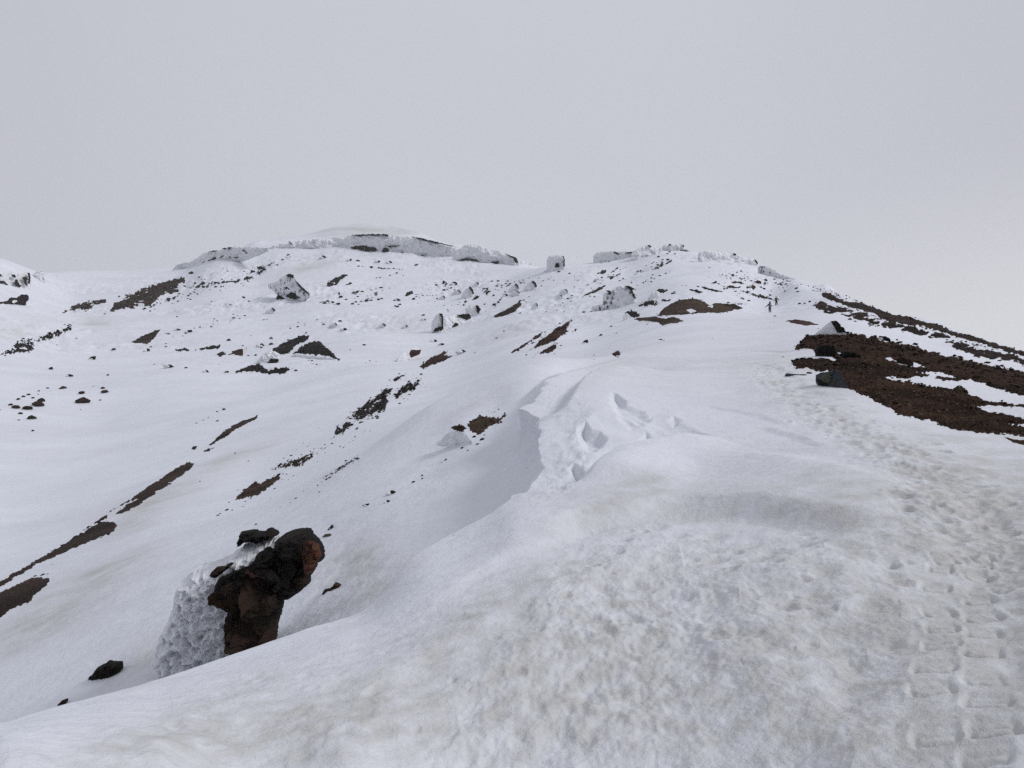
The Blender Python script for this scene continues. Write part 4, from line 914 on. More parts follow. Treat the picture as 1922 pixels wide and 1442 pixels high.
# middle slope: rime plastered rocks
rock('large rime plastered rock with black edges below the ridge knob', P('C',(425,770),(430,748),(450,700),(490,690),(525,690),(528,610),(560,588),(600,572),(660,540),(700,542),(745,562),(775,600),(782,645),(745,680),(700,692),(620,712),(560,722),(490,735)), 'rime_spot', base=P('C',(600,715))[0], thick=10, disp=2.4, wl=9, seed=41,
     parts=(('black_edge', P('C',(690,548),(720,548),(780,575),(745,580),(768,620),(782,645),(765,640),(742,590),(720,565)), 'far_rock', .5, 2.5), ('black_edge', P('C',(552,580),(575,580),(590,605),(575,612)), 'far_rock', .5, 2), ('black_edge', P('C',(420,758),(432,740),(448,738),(440,755)), 'far_rock', .5, 2)))
rock('tall rime pinnacle with a black crack at the lower left end of the pinnacle row', B_((628,684),(632,612),(655,575),(680,560),(697,580),(697,655),(660,675)), 'rime', thick=8, disp=1.6, wl=7, seed=42, parts=(('black_crack', B_((672,565),(690,568),(698,585),(697,655),(688,660),(688,590)), 'far_rock', .5, 2), ('dark_foot', B_((632,680),(655,645),(695,640),(690,662),(650,668)), 'far_rock', .5, 2)))
rock('rime crusted rock mass with dark patches in the middle of the pinnacle row', B_((700,655),(705,590),(740,582),(780,572),(850,570),(862,600),(830,618),(790,630),(750,650)), 'rime', thick=8, disp=1.8, wl=7, seed=43, parts=(('dark_face', B_((770,578),(800,570),(845,568),(855,590),(830,605),(805,592)), 'far_rock', .5, 2), ('dark_face', B_((745,648),(765,618),(785,625),(775,642)), 'far_rock', .5, 2)))
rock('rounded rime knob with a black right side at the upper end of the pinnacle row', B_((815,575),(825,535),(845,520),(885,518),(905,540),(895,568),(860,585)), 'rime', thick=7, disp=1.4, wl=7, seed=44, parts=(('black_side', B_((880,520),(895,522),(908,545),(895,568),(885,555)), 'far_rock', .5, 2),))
rock('pyramid rock streaked with rime standing alone below the left part of the cliff', A_((1548,497),(1570,455),(1508,402),(1560,385),(1590,360),(1618,345),(1655,350),(1690,400),(1748,458),(1722,488),(1660,492),(1600,490)), 'rime_spot', skirt=4, thick=9, disp=2.2, wl=8, seed=45,
     parts=(('dark_face', A_((1612,350),(1630,342),(1655,350),(1655,365),(1625,362)), 'far_rock', .5, 2), ('dark_face', A_((1655,370),(1690,405),(1745,455),(1740,462),(1690,420)), 'far_rock', .5, 2), ('dark_face', A_((1610,470),(1640,445),(1660,450),(1690,478),(1660,488)), 'far_rock', .5, 2.5), ('dark_face', A_((1548,495),(1570,460),(1600,478),(1605,494)), 'far_rock', .5, 2.5), ('dark_face', A_((1580,430),(1610,405),(1625,420),(1640,432),(1600,438)), 'far_rock', .5, 2)))
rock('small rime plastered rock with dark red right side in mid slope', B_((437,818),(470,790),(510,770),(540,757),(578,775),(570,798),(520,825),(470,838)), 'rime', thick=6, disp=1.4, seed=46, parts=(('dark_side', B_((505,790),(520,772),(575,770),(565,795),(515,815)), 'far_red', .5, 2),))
rock('rounded rime lump with brown stones at its foot on the bank left of the cornice', B_((650,1300),(680,1282),(700,1255),(725,1238),(760,1222),(800,1228),(835,1255),(862,1290),(840,1318),(790,1325),(720,1310)), 'rime', skirt=3, thick=6, disp=2, wl=7, seed=47, parts=(('brown_stone', B_((752,1218),(770,1200),(800,1195),(828,1212),(800,1235)), 'scree_tan', .5, 2.5),))
rock('rime fringe hanging along the foot of the broad brown outcrop', A_((1632,815),(1655,795),(1720,803),(1800,808),(1860,815),(1895,828),(1830,832),(1740,822)), 'rime', skirt=0, thick=1.6, disp=1.2, wl=5, seed=48)
rock('rounded rime lump at the left foot of the broad brown outcrop', A_((1440,850),(1465,815),(1500,785),(1530,772),(1580,800),(1570,840),(1510,850)), 'rime', thick=6, disp=1.6, wl=6, seed=49, parts=(('dark_foot', A_((1505,845),(1530,820),(1575,825),(1560,848)), 'far_rock', .5, 2),))
rock('grey rime lump at the left end of the black rocks beside the oval scree bank', P('C',(672,810),(680,770),(705,752),(735,775),(722,800)), 'rime', thick=5, disp=1, seed=50)
rock('rime boulder with a black top left of the streaks above the oval scree bank', P('C',(870,640),(890,600),(930,582),(960,600),(950,630),(905,645)), 'rime', thick=5, disp=1.2, seed=51)
# skyline bodies
rock('square rime covered block standing alone on the saddle skyline', P('C',(70,450),(105,420),(107,350),(125,322),(175,318),(225,322),(240,345),(240,400),(225,425),(170,430)), 'rime', base=P('C',(175,425))[0], thick=12, disp=1.2, seed=61, edge=.6, parts=(('dark_hollow', P('C',(165,410),(170,380),(190,372),(200,400),(185,412)), 'far_rock', .5, 2), ('dark_edge', P('C',(222,322),(232,325),(241,348),(241,400),(232,402),(232,350)), 'far_rock', .2, 2)))
rock('mushroom shaped rime mass at the left end of the ridge knob', P('C',(440,400),(458,360),(455,325),(475,300),(520,292),(580,287),(640,290),(700,290),(745,292),(748,330),(730,345),(650,352),(560,358),(500,370)), 'rime', base=P('C',(560,365))[0], thick=8, dz=7, disp=2.6, seed=62, edge=.7, parts=(('dark_speck', P('C',(600,290),(615,290),(650,308),(645,316),(620,305)), 'far_rock', .2, 1.5), ('dark_speck', P('C',(690,300),(745,292),(745,302),(700,304)), 'far_rock', .2, 1.5)))
rock('stepped rime mass on the skyline right of the mushroom shaped one', P('C',(740,345),(748,290),(790,268),(830,248),(865,238),(895,262),(940,258),(970,262),(940,300),(860,325),(790,340)), 'rime', thick=8, dz=7, disp=2.6, seed=63, edge=.7, parts=(('dark_speck', P('C',(862,240),(880,243),(893,260),(878,256)), 'far_rock', .2, 1.5),))
rock('double topped rime crest at the highest point of the ridge knob', P('C',(960,290),(968,260),(985,240),(1030,232),(1060,245),(1090,231),(1130,238),(1140,262),(1190,290),(1130,292),(1080,282),(1020,285)), 'rime', thick=7, dz=7, disp=2.6, seed=64, edge=.7, parts=(('dark_speck', P('C',(1020,232),(1035,235),(1035,245),(1022,242)), 'far_rock', .2, 1.5), ('dark_speck', P('C',(1122,240),(1137,242),(1135,258)), 'far_rock', .2, 1.5), ('dark_speck', P('C',(1090,270),(1150,282),(1190,294),(1140,292)), 'far_rock', .3, 1.5)))
rock('long rime wall on the skyline at the right shoulder of the ridge knob', P('C',(1238,320),(1255,290),(1300,284),(1340,280),(1360,272),(1420,285),(1480,292),(1530,312),(1600,335),(1660,345),(1690,368),(1690,388),(1620,382),(1540,378),(1450,380),(1390,372),(1300,345)), 'rime', thick=7, dz=7, disp=2.6, wl=8, seed=65, edge=.7, parts=(('dark_speck', P('C',(1505,300),(1530,312),(1525,320),(1510,312)), 'far_rock', .2, 1.5), ('dark_edge', P('C',(1665,345),(1690,365),(1690,388),(1678,372)), 'far_rock', .2, 1.5)))
rock('low rime rocks trailing down the skyline right of the long rime wall', P('C',(1690,430),(1700,395),(1760,405),(1820,430),(1860,465),(1930,480),(2040,535),(1960,530),(1860,490),(1780,455)), 'rime_spot', thick=6, disp=2, wl=5, seed=66, edge=1)
T_ = lambda *a: P('T', *a)
S_ = lambda *a: P('S', *a)
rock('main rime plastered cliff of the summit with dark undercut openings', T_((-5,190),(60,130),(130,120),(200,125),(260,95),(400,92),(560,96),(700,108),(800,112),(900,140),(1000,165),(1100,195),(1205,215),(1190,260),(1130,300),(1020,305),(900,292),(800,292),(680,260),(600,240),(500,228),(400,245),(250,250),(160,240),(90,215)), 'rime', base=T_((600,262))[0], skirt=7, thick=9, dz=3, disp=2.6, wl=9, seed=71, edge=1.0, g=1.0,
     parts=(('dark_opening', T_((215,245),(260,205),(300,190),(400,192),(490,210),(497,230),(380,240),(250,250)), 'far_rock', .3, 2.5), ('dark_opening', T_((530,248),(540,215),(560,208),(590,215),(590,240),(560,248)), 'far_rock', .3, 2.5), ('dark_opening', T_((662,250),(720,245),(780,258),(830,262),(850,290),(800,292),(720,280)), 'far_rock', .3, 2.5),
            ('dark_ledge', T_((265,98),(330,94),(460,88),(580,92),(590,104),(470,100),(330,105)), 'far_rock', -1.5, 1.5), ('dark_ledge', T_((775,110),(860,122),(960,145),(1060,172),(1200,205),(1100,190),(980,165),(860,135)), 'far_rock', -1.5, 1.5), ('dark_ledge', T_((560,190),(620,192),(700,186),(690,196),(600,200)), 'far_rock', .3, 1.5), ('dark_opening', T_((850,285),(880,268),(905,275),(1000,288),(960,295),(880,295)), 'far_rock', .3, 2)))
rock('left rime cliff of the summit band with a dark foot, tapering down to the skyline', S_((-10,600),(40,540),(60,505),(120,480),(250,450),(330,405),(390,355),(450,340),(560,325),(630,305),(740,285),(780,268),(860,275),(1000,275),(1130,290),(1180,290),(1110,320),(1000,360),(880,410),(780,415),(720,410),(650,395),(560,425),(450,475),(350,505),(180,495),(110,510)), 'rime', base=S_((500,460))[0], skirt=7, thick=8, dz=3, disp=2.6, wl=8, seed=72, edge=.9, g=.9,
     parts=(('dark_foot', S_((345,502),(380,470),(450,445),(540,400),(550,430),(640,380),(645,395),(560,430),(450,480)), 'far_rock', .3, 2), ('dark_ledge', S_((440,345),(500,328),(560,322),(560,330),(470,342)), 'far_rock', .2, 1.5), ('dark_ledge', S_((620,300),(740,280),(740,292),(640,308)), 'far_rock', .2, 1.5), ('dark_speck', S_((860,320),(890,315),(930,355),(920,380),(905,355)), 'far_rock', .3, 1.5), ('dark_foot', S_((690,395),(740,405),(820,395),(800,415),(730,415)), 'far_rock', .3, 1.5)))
rock('middle grey rime ledge linking the left cliff and the main summit cliff', S_((1190,300),(1240,260),(1340,240),(1450,225),(1560,200),(1700,185),(1850,180),(1950,190),(1960,260),(1880,300),(1790,320),(1720,290),(1620,265),(1500,295),(1330,305)), 'rime', skirt=7, thick=7, dz=3, disp=2.6, wl=8, seed=73, edge=.8, g=.9, parts=(('dark_speck', S_((1420,215),(1432,212),(1465,240),(1450,240)), 'far_rock', .3, 1.2), ('dark_speck', S_((1700,185),(1715,188),(1738,212),(1725,212)), 'far_rock', .3, 1.2)))
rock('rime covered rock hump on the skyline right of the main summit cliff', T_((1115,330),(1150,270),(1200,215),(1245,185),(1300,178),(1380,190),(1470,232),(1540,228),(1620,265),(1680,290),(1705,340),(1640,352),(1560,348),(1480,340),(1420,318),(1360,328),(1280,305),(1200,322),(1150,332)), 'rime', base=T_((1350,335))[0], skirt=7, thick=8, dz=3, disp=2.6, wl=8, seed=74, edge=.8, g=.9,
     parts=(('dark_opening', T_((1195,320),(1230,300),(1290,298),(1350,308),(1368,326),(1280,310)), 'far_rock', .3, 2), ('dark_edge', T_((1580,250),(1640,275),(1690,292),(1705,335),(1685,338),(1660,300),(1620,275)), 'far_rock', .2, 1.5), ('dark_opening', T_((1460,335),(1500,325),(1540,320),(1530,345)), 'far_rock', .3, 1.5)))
rock('dark rubble tail on the skyline at the right end of the rime hump', T_((1700,300),(1760,325),(1830,345),(1860,362),(1780,358),(1710,345)), 'rime_spot', thick=4, disp=1.5, wl=4, seed=75)
L_ = lambda *a: P('L', *a)
rock('dark rime streaked cliff low at the left picture edge', L_((-60,1120),(-60,1000),(10,1020),(120,1000),(170,950),(260,955),(330,905),(400,905),(430,930),(390,960),(370,1040),(330,1050),(280,1000),(200,1030),(150,1130),(60,1140)), 'far_rock', thick=6, disp=2, wl=5, seed=81, parts=(('rime_patch', L_((-60,1150),(0,1060),(50,1040),(80,1080),(30,1150)), 'rime', .3, 2), ('rime_patch', L_((180,1000),(240,985),(260,1010),(200,1040)), 'rime', .3, 2)))
rock('rime covered crag with black clefts at the left picture edge', L_((-60,870),(-60,600),(20,560),(110,540),(180,560),(240,600),(300,570),(400,560),(450,570),(460,740),(400,780),(320,770),(260,800),(170,770),(110,790),(120,860),(40,880)), 'rime', thick=9, disp=2.5, wl=6, seed=82,
     parts=(('black_cleft', L_((-60,760),(-40,690),(60,700),(110,750),(130,790),(80,760),(40,720),(40,800),(120,830),(100,870),(20,860)), 'far_rock', .3, 2), ('black_cleft', L_((230,680),(255,680),(280,740),(318,772),(280,800),(240,760)), 'far_rock', .3, 2), ('black_cleft', L_((330,650),(400,640),(415,660),(385,690),(410,770),(395,770),(370,700)), 'far_rock', .3, 2), ('black_cleft', L_((420,580),(432,575),(450,650),(440,745),(428,740),(435,660)), 'far_rock', .3, 2), ('black_cleft', L_((170,610),(215,600),(230,630),(215,660),(205,625)), 'far_rock', .3, 1.5), ('black_cleft', L_((-60,600),(10,600),(35,640),(10,640)), 'far_rock', .3, 1.5)))
rock('round grey rime lump right of the crag at the left picture edge', L_((490,640),(500,590),(550,560),(620,560),(670,590),(672,650),(620,700),(570,690)), 'rime_spot', thick=7, disp=1.5, wl=5, seed=83)
# rime cones
for lb, cx, cy, w_, h_, c in (
  ('tallest rime cone with a black right edge, in the row of cones below the saddle', 835, 475, 78, 60, 'B'), ('low rime mound just left of the tallest rime cone', 770, 458, 60, 26, 'B'), ('small rime mound with a dark cap above the tallest rime cone', 880, 412, 44, 24, 'B'),
  ('rime cone with a dark tip, left of the pair below the square block', 1095, 440, 66, 42, 'B'), ('rime lump with black spots, right of the pair below the square block', 1188, 432, 84, 50, 'B'), ('flat rime mound below the pair of rime lumps', 1100, 460, 66, 22, 'B'), ('low flat rime boulder on the open snow right of the rime pair', 1375, 450, 56, 22, 'B'),
  ('lone rime stone with a black right side left of the dark brown scree lens', 1212, 535, 46, 28, 'B'), ('faint rime mound far left in the row of cones', 690, 488, 44, 22, 'B'), ('rime mound at the upper slope below the brown lens, flat topped', 1350, 476, 40, 14, 'B'),
  ('tiny rime crowned rock above the broad brown outcrop', 1880, 640, 46, 22, 'A'), ('rime edged rock below the pyramid rock', 1525, 562, 62, 28, 'A'), ('rime mound with a dark rim in the centre slope below the dome', 350, 645, 56, 24, 'B')):
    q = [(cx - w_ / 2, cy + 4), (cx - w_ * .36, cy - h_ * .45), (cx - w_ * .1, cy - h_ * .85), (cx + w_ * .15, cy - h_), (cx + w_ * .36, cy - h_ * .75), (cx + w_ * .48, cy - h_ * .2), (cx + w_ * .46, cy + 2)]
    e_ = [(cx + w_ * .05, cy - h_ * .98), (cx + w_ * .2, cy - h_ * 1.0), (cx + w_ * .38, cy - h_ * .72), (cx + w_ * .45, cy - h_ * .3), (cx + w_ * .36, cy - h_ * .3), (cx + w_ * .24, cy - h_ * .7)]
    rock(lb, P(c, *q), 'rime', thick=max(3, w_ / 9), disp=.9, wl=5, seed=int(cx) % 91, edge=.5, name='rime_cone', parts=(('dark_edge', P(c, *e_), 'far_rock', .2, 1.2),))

# ------------------------------------------------------------------ loose stones
def stones(crop, label, group, lst, mat='far_rock', rime=None, name='stone'):
    s0 = CROP[crop][2]
    for q in lst:
        x, y, w_ = q[:3]; px, py = P(crop, (x, y))[0]
        stone(px, py + w_ / s0 * .18, w_ / s0 * 1.05, None, label, group, mat, name, rime)
stones('A', 'small dark stone scattered on the smooth snow between the brown soil wedge and the gully', 'stones scattered over the bowl snow', [(640,765,32),(830,772,40),(852,752,22),(935,735,16),(935,752,18),(525,815,52),(290,875,36),(395,915,38),(610,912,20),(870,852,14),(915,852,9),(960,860,66),(1048,871,22),(1165,890,42),(1275,894,46),(430,705,14),(320,742,12),(182,1225,26),(1415,690,10),(1370,747,16),(1475,742,52),(1530,703,30),(1530,737,32),(1290,714,30),(1065,663,46),(1000,655,42),(950,680,20),(1030,692,10),(1670,884,32),(1475,757,22),(1400,802,18),(1440,800,24)])
stones('A', 'rounded brown stone in the loose cluster at the left edge of the bowl', 'cluster of stones at the left edge of the bowl', [(270,984,26),(355,982,48),(465,1010,46),(590,1003,50),(580,985,30),(528,975,14),(565,1053,16),(60,1078,32),(90,1090,54),(155,1095,64),(215,1072,78),(232,1052,54),(100,1047,32),(130,1032,30),(160,1022,26),(185,1040,24),(220,1002,18),(215,1020,14),(115,1127,30),(172,1148,72),(105,1165,18),(470,1050,110),(0,1108,14),(455,1107,10)], 'soil', False)
stones('A', 'tiny dark stone in the group at the head of the gully', 'stones at the head of the gully', [(1225,1118,16),(1265,1104,32),(1225,1171,20),(1175,1151,11),(1147,1166,12),(1107,1183,14),(1250,1098,12)])
stones('E', 'tiny stone on the snow around the tan gravel patches left of the big boulder', 'stones round the tan gravel patches', [(1230,380,22),(1240,372,14),(1280,350,28),(1310,352,16),(1370,332,14),(1290,308,14),(1385,302,18),(1670,283,24),(1800,250,14),(1790,212,16),(1815,195,12),(1860,168,26),(1840,182,14),(1710,245,12),(1655,295,10),(1635,310,10),(1580,335,10),(1445,430,24),(1340,240,10),(1700,40,14),(1770,8,16),(1830,5,14),(1600,60,12),(1560,358,8),(1400,75,14),(1128,190,14),(1325,32,16),(293,658,9),(270,712,12),(240,715,30),(200,722,26)], 'near_rock', False)
stones('H', 'brown stone on the flank snow between the big boulder and the rime lump', 'stones on the flank snow below the rime lump', [(372,722,54),(350,770,34),(245,787,34),(225,792,16),(485,670,22),(530,637,20),(530,653,18),(650,555,16),(62,905,34),(690,945,8)], 'near_rock', None)
stones('B', 'brown stone at the foot of the rubble patch left of the cornice', 'stones at the foot of the rubble patch', [(715,1283,32),(870,1258,34),(915,1272,36),(890,1300,28),(805,1322,28),(835,1337,16),(930,1250,16),(700,1275,18),(1010,1105,14),(985,1120,12),(710,1390,16),(690,1405,10)], 'soil', False)
stones('B', 'tiny dark stone on the lower middle slope beneath the black rock chain', 'stones beneath the black rock chain', [(70,1298,18),(30,1350,10),(10,1325,12),(15,1335,9),(150,1395,26),(200,1380,22),(130,1425,30),(120,1432,18),(180,1400,12),(45,1310,8),(215,1365,12),(300,1155,20),(270,1160,14),(245,1175,12),(330,1105,34)], 'far_rock', False)
stones('B', 'dark rime edged stone on the snow right of the broad brown outcrop', 'stones right of the broad brown outcrop', [(75,632,40),(115,605,34),(138,652,44),(250,742,24),(172,770,12),(585,573,26),(590,598,36),(485,638,40),(645,718,44),(685,738,42),(805,775,70),(875,787,12),(490,637,14)])
stones('B', 'little dark rock in the speckled belt across the upper slope below the cliff', 'speckled belt across the upper slope', [(320,460,22),(330,485,30),(350,480,22),(260,492,40),(290,490,26),(440,488,36),(420,492,20),(530,482,34),(545,470,16),(470,352,12),(330,270,36),(395,275,40),(20,245,50),(170,262,40),(215,266,30),(545,290,30),(120,470,30),(70,500,40),(30,505,30),(100,510,40),(150,485,26),(200,455,20),(240,440,26),(290,432,16),(215,470,18),(760,395,44),(735,405,16),(700,432,30),(720,430,16),(935,440,34),(1000,410,24),(1025,408,20),(1060,380,14),(1015,488,24),(1045,462,38),(1085,470,10),(1130,492,24),(1150,490,18),(1165,500,16),(1130,563,18),(1180,470,12),(1260,380,16),(1235,365,12),(1215,405,26),(1250,410,14),(1290,372,12),(1320,378,12),(1380,380,10),(1410,338,24),(1010,500,30),(650,500,10),(660,525,8),(720,545,14),(745,520,10),(700,520,12),(780,515,10)])
stones('C', 'small dark stone on the snow flank between the maroon outcrop and the ridge', 'stones on the flank below the oval scree bank', [(235,740,14),(300,720,12),(270,728,10),(630,902,18),(590,850,26),(510,915,40),(400,965,60),(460,1068,16),(460,1098,12),(640,1055,22),(610,1058,30),(640,1080,22),(320,880,24),(300,890,20),(680,685,14)])
stones('C', 'bit of dark stone on the trodden snow near the hikers', 'stones on the trodden snow near the hikers', [(965,950,26),(950,948,16),(985,955,18),(860,836,16),(1820,772,26),(1910,812,20),(1880,1080,18),(1350,940,10)])
stones('D', 'black stone lying along the upper edge of the right hand snow gully', 'stones along the right hand snow gully', [(370,182,30),(405,182,26),(440,170,30),(500,357,14),(262,178,8),(1400,415,40),(1430,440,30),(1040,335,40),(960,345,40),(1560,505,40),(1590,515,30),(1660,548,40),(1750,575,44),(1850,560,50),(700,265,40),(720,290,40)], 'near_rock', False)
stones('D', 'pale stone lying on the big brown scree bank', 'pale stones on the big scree bank', [(455,582,18),(985,545,10),(830,580,44),(1215,915,26),(1265,912,26),(1120,755,18),(1640,1030,18),(1435,800,30),(1360,820,26),(1180,770,22),(1010,770,22)], 'tan_stone', False)
stones('D', 'dark stone embedded in the big brown scree bank', 'dark stones in the big scree bank', [(780,640,60),(600,600,50),(1250,760,60),(1350,850,70),(1600,940,80),(1500,850,70),(900,720,60),(1400,640,50),(1650,640,60),(1800,720,70),(1100,860,60),(760,720,50),(1700,1000,70),(1000,620,50),(1120,660,50)], 'near_rock', False)

# ------------------------------------------------------------------ hikers
def skin_body(name, V_, E_, rad, parent, matf, mats, root=0, sub=1):
    me = bpy.data.meshes.new(name); me.from_pydata(V_, E_, []); o = bpy.data.objects.new(name, me); COL.objects.link(o)
    o.modifiers.new('s', 'SKIN'); 
    for k, v in enumerate(me.skin_vertices[0].data): v.radius = (rad[k], rad[k])
    me.skin_vertices[0].data[root].use_root = True
    sm = o.modifiers.new('d', 'SUBSURF'); sm.levels = sub; sm.render_levels = sub
    dg = bpy.context.evaluated_depsgraph_get(); nm = bpy.data.meshes.new_from_object(o.evaluated_get(dg)); o.modifiers.clear(); o.data = nm
    nm.materials.clear()
    for m in mats: nm.materials.append(M[m])
    for p in nm.polygons: p.material_index = matf(p.center)
    nm.shade_smooth(); o.parent = parent; return o
def hiker(px, py, label, jacket, hat, lhand, rhand, lfoot, rfoot, lean, yaw, trouser='black'):
    D, p = depth_at(px, py); h = empty('person', p); h.rotation_euler = (0, 0, yaw); tag(h, label, 'person', 'hikers on the ridge')
    V_ = [(0,0,.95),(0,lean*.4,1.18),(0,lean,1.40),(0,lean*1.2,1.52),(0,lean*1.35+.02,1.62),(0,lean*1.4+.02,1.74)]
    R_ = [.15,.145,.17,.065,.095,.075]; E_ = [(0,1),(1,2),(2,3),(3,4),(4,5)]
    V_.append((0, lean*1.35+.125, 1.63)); R_.append(.018); E_.append((4, 6))       # nose
    for sx, hand, foot in ((-1, lhand, lfoot), (1, rhand, rfoot)):
        s0 = Vector((sx * .19, lean, 1.42)); hd = Vector(hand); el = (s0 + hd) / 2 + Vector((sx * .05, -.10, -.06))
        b = len(V_); V_ += [tuple(s0), tuple(el), tuple(hd)]; R_ += [.09, .07, .045]; E_ += [(2, b), (b, b + 1), (b + 1, b + 2)]
        d = (hd - el).normalized()
        for f in range(4):                                                          # curled fingers and a thumb
            a = hd + d * .075 + Vector((0, 0, .03 - .02 * f)); c_ = a + d * (.03 + .006 * (f in (1, 2))) + Vector((-sx * .03, 0, 0)); k = len(V_)
            V_ += [tuple(a), tuple(c_)]; R_ += [.0095, .0085]; E_ += [(b + 2, k), (k, k + 1)]
        k = len(V_); V_.append(tuple(hd + d * .04 + Vector((-sx * .045, .02, .02)))); R_.append(.011); E_.append((b + 2, k))
        b = len(V_); ft = Vector(foot); hip = Vector((sx * .09, 0, .90)); kn = (hip + ft) / 2 + Vector((0, .06, .04))
        V_ += [tuple(hip), tuple(kn), tuple(ft + Vector((0, 0, .09))), tuple(ft + Vector((sx * .02, .17, .045)))]; R_ += [.12, .095, .075, .055]
        E_ += [(0, b), (b, b + 1), (b + 1, b + 2), (b + 2, b + 3)]
    def mf(c):
        if c.z > 1.55: return 1
        if c.z > .90 or abs(c.x) > .24: return 0
        return 2 if c.z > .22 else 3
    skin_body('body', V_, E_, [r * 1.18 if r > .03 else r for r in R_], h, mf, [jacket, 'skin', trouser, 'boot'])
    bm = bmesh.new(); bmesh.ops.create_uvsphere(bm, u_segments=14, v_segments=8, radius=.125)
    for v in bm.verts:
        if v.co.z < -.02: v.co.z = -.02 - (v.co.z + .02) * -.25; v.co.x *= 1.06; v.co.y *= 1.06
    me = bpy.data.meshes.new('hat'); bm.to_mesh(me); bm.free(); me.materials.append(M[hat]); me.shade_smooth()
    o = bpy.data.objects.new('hat', me); COL.objects.link(o); o.parent = h; o.location = (0, lean * 1.4 + .02, 1.70)
    return h, p
def tube(name, a, b, r0, r1, mat, parent=None, seg=8):
    a, b = Vector(a), Vector(b); q = (b - a).to_track_quat('Z', 'Y'); L = (b - a).length; co, fs = [], []
    for z_, r in ((0, r0), (L * .9, r1), (L * .9, r1 * 2.2), (L * .92, r1 * 2.2), (L * .92, r1), (L, r1 * .5)):
        for k in range(seg):
            t_ = 2 * math.pi * k / seg; co.append(tuple(a + q @ Vector((r * math.cos(t_), r * math.sin(t_), z_))))
    for i in range(5):
        for k in range(seg): fs.append((i * seg + k, i * seg + (k + 1) % seg, (i + 1) * seg + (k + 1) % seg, (i + 1) * seg + k))
    fs += [tuple(range(seg))[::-1], tuple(range(5 * seg, 6 * seg))]
    return mesh_obj(name, co, fs, M[mat], parent, np.array(a))
h1, p1 = hiker(1445, 586.5, 'hiker in navy with a tall blue grey pack, holding a pole in the left hand', 'navy', 'navy', (-.62, .12, 1.02), (.30, .10, .98), (-.10, -.05, 0), (.19, .02, 0), .02, 0)
h2, p2 = hiker(1457.5, 573.4, 'hiker in olive jacket and black trousers, bending forward, further up the slope', 'olive', 'black', (-.26, .15, 1.0), (.46, .20, 1.0), (-.16, -.12, 0), (.14, .15, 0), .16, -.3)
def backpack(loc, label):
    bk = empty('backpack', loc); tag(bk, label, 'backpack')
    def blk(name, c, s, mat):
        bm = bmesh.new(); bmesh.ops.create_cube(bm, size=1); bmesh.ops.scale(bm, vec=s, verts=bm.verts)
        bmesh.ops.bevel(bm, geom=list(bm.edges), offset=min(s) * .3, segments=3, affect='EDGES'); bmesh.ops.translate(bm, vec=c, verts=bm.verts)
        me = bpy.data.meshes.new(name); bm.to_mesh(me); bm.free(); me.materials.append(M[mat]); me.shade_smooth()
        o = bpy.data.objects.new(name, me); COL.objects.link(o); o.parent = bk
    blk('sack', (0, 0, .28), (.36, .22, .50), 'navy'); blk('lid', (0, -.02, .60), (.30, .22, .16), 'blue'); blk('rolled_mat', (0, -.02, .84), (.20, .18, .36), 'blue')
    blk('pocket', (0, -.13, .30), (.24, .08, .16), 'pale'); blk('hip_belt', (0, .06, .02), (.42, .20, .10), 'pale'); blk('strap', (-.11, .12, .32), (.06, .05, .46), 'black'); blk('strap', (.11, .12, .32), (.06, .05, .46), 'black')
backpack((p1[0] + .01, p1[1] - .26, p1[2] + .93), 'tall blue grey backpack on the back of the hiker in navy')
def pole(pt, hand, foot, label, yaw=0):
    c, s0 = math.cos(yaw), math.sin(yaw)
    W = lambda v: (pt[0] + v[0] * c - v[1] * s0, pt[1] + v[0] * s0 + v[1] * c, pt[2] + v[2])
    a, b = W(hand), W(foot); o = empty('trekking_pole', b); tag(o, label, 'trekking pole')
    tube('shaft', a, b, .012, .010, 'metal', None).parent = o
    for ch in o.children: ch.location = Vector(a) - Vector(b)
    g = tube('grip', (a[0], a[1], a[2] + .08), (a[0], a[1], a[2] - .06), .02, .018, 'black'); g.parent = o; g.location = Vector((a[0], a[1], a[2] + .08)) - Vector(b)
pole(p1, (-.68, .14, 1.04), (-.62, .10, .0), 'thin trekking pole in the left hand of the hiker in navy')
pole(p2, (.50, .24, 1.02), (.58, .30, .02), 'thin trekking pole held out by the hiker in the olive jacket', -.3)
# ------------------------------------------------------------------ sky, light, camera
w = bpy.data.worlds.new('World'); sc.world = w; w.use_nodes = True
t = w.node_tree; bg = t.nodes['Background']
SUN_EL, SUN_AZ = math.radians(38), math.radians(105)      # azimuth from +Y towards +X
sky = t.nodes.new('ShaderNodeTexSky'); sky.sky_type = 'NISHITA'; sky.sun_disc = False
sky.sun_elevation = SUN_EL; sky.sun_rotation = SUN_AZ; sky.altitude = 4500
hs = t.nodes.new('ShaderNodeHueSaturation'); hs.inputs['Saturation'].default_value = .12; hs.inputs['Value'].default_value = 1.0
t.links.new(sky.outputs[0], hs.inputs['Color'])
tc = t.nodes.new('ShaderNodeTexCoord')
sep = t.nodes.new('ShaderNodeSeparateXYZ'); t.links.new(tc.outputs['Generated'], sep.inputs[0])
n1 = N(t, 'ShaderNodeTexNoise', Scale=1.7, Detail=6, Roughness=.5); t.links.new(tc.outputs['Generated'], n1.inputs['Vector'])
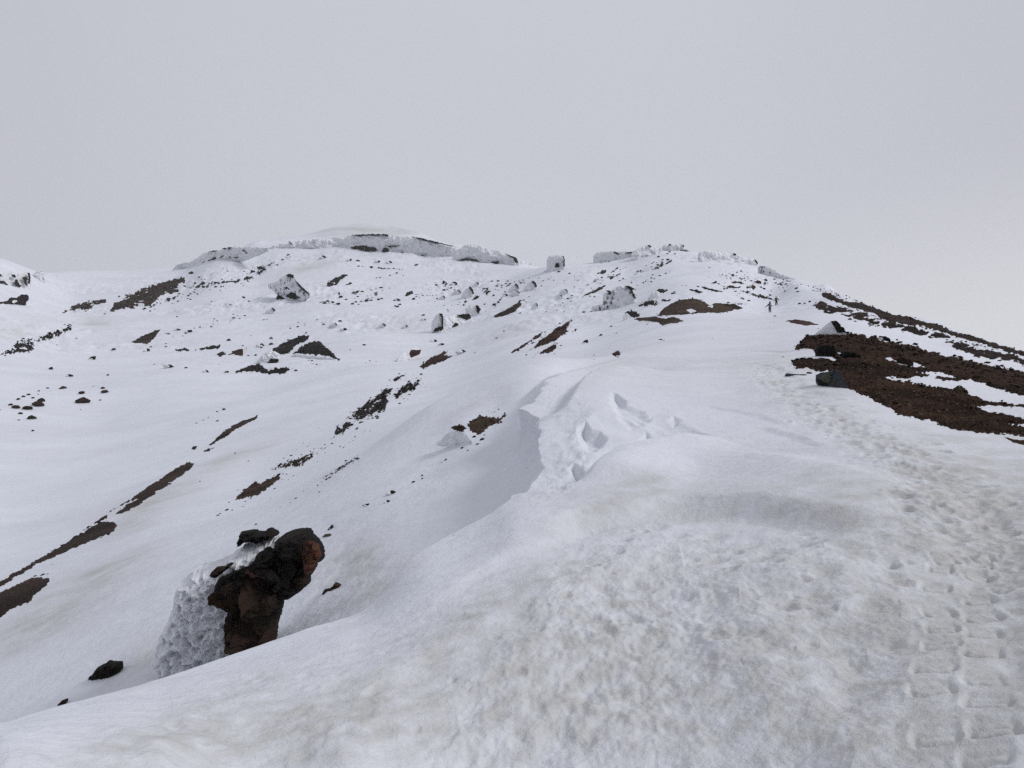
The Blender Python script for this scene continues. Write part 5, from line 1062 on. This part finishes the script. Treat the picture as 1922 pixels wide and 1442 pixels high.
# thick even cloud deck: brighter low down and towards the side the sun is on
def mr(src, a, b, c, d_):
    n = t.nodes.new('ShaderNodeMapRange'); n.interpolation_type = 'SMOOTHSTEP'
    for k, v in zip((1, 2, 3, 4), (a, b, c, d_)): n.inputs[k].default_value = v
    t.links.new(src, n.inputs[0]); return n.outputs[0]
def t_rgb(v):
    n = t.nodes.new('ShaderNodeCombineColor')
    for k in range(3): t.links.new(v, n.inputs[k])
    return n.outputs[0]
el = mr(sep.outputs[2], .10, .36, 1.0, .0)
side = mr(sep.outputs[0], -.1, .62, 0.0, 1.0)
mid = math_(t, 'SUBTRACT', 1.0, math_(t, 'MULTIPLY', math_(t, 'MULTIPLY', sep.outputs[0], sep.outputs[0]), 2.4)); mid = math_(t, 'MAXIMUM', mid, 0.0)
deck = mixc(t, mid, (.55, .555, .615), (.66, .68, .755))
deck = mixc(t, math_(t, 'MULTIPLY', n1.outputs['Fac'], .46), deck, (.49, .50, .56))
deck = mixc(t, math_(t, 'MULTIPLY', el, side), deck, (.76, .765, .80))
back = mr(sep.outputs[1], -.75, .25, .85, 1.0)
deck = mixc(t, 1.0, deck, t_rgb(back), 'MULTIPLY')
col = mixc(t, .12, mixc(t, 1.0, deck, (10.0, 10.0, 10.0), 'MULTIPLY'), hs.outputs[0])
t.links.new(col, bg.inputs[0]); bg.inputs[1].default_value = .1
l = bpy.data.lights.new('sun', 'SUN'); l.energy = 1.6; l.angle = math.radians(16); l.color = (1, .985, .97)
lo = bpy.data.objects.new('sun', l); COL.objects.link(lo)
dv = Vector((math.sin(SUN_AZ) * math.cos(SUN_EL), math.cos(SUN_AZ) * math.cos(SUN_EL), math.sin(SUN_EL)))
lo.rotation_euler = dv.to_track_quat('Z', 'Y').to_euler(); lo.location = dv * 200
c = bpy.data.cameras.new('camera'); co = bpy.data.objects.new('camera', c); COL.objects.link(co)
c.sensor_width = 36; c.lens = 36 * F / 1922; c.clip_end = 30000; c.clip_start = .05
co.location = (0, 0, CAMZ); co.rotation_euler = (math.pi / 2 + PITCH, 0, 0); sc.camera = co
sc.view_settings.view_transform = 'Standard'; sc.view_settings.look = 'None'; sc.view_settings.exposure = .06; sc.view_settings.gamma = 1
sc.cycles.use_denoising = False
sc.cycles.max_bounces = 6; sc.cycles.diffuse_bounces = 2

# ------------------------------------------------------------------ thin cloud in the air
def haze():
    b0, b1 = float(Z.min()) - 1.0, float(Z.max()) + 6.0
    bm = bmesh.new(); bmesh.ops.create_cube(bm, size=1)
    for v in bm.verts: v.co = Vector((v.co.x * 3460, v.co.y * 3460, b0 if v.co.z < 0 else b1))
    me = bpy.data.meshes.new('haze'); bm.to_mesh(me); bm.free()
    m = bpy.data.materials.new('haze'); m.use_nodes = True; t = m.node_tree; t.nodes.remove(t.nodes['Principled BSDF'])
    v = t.nodes.new('ShaderNodeVolumePrincipled'); v.inputs['Color'].default_value = (.93, .94, .97, 1); v.inputs['Density'].default_value = HAZE
    t.links.new(v.outputs[0], t.nodes['Material Output'].inputs['Volume']); me.materials.append(m)
    o = bpy.data.objects.new('haze', me); COL.objects.link(o); tag(o, 'thin pale cloud haze filling the air over the slopes', 'haze', kind='stuff')
HAZE = .0002
haze()

sc.cycles.sample_clamp_indirect = 1.5
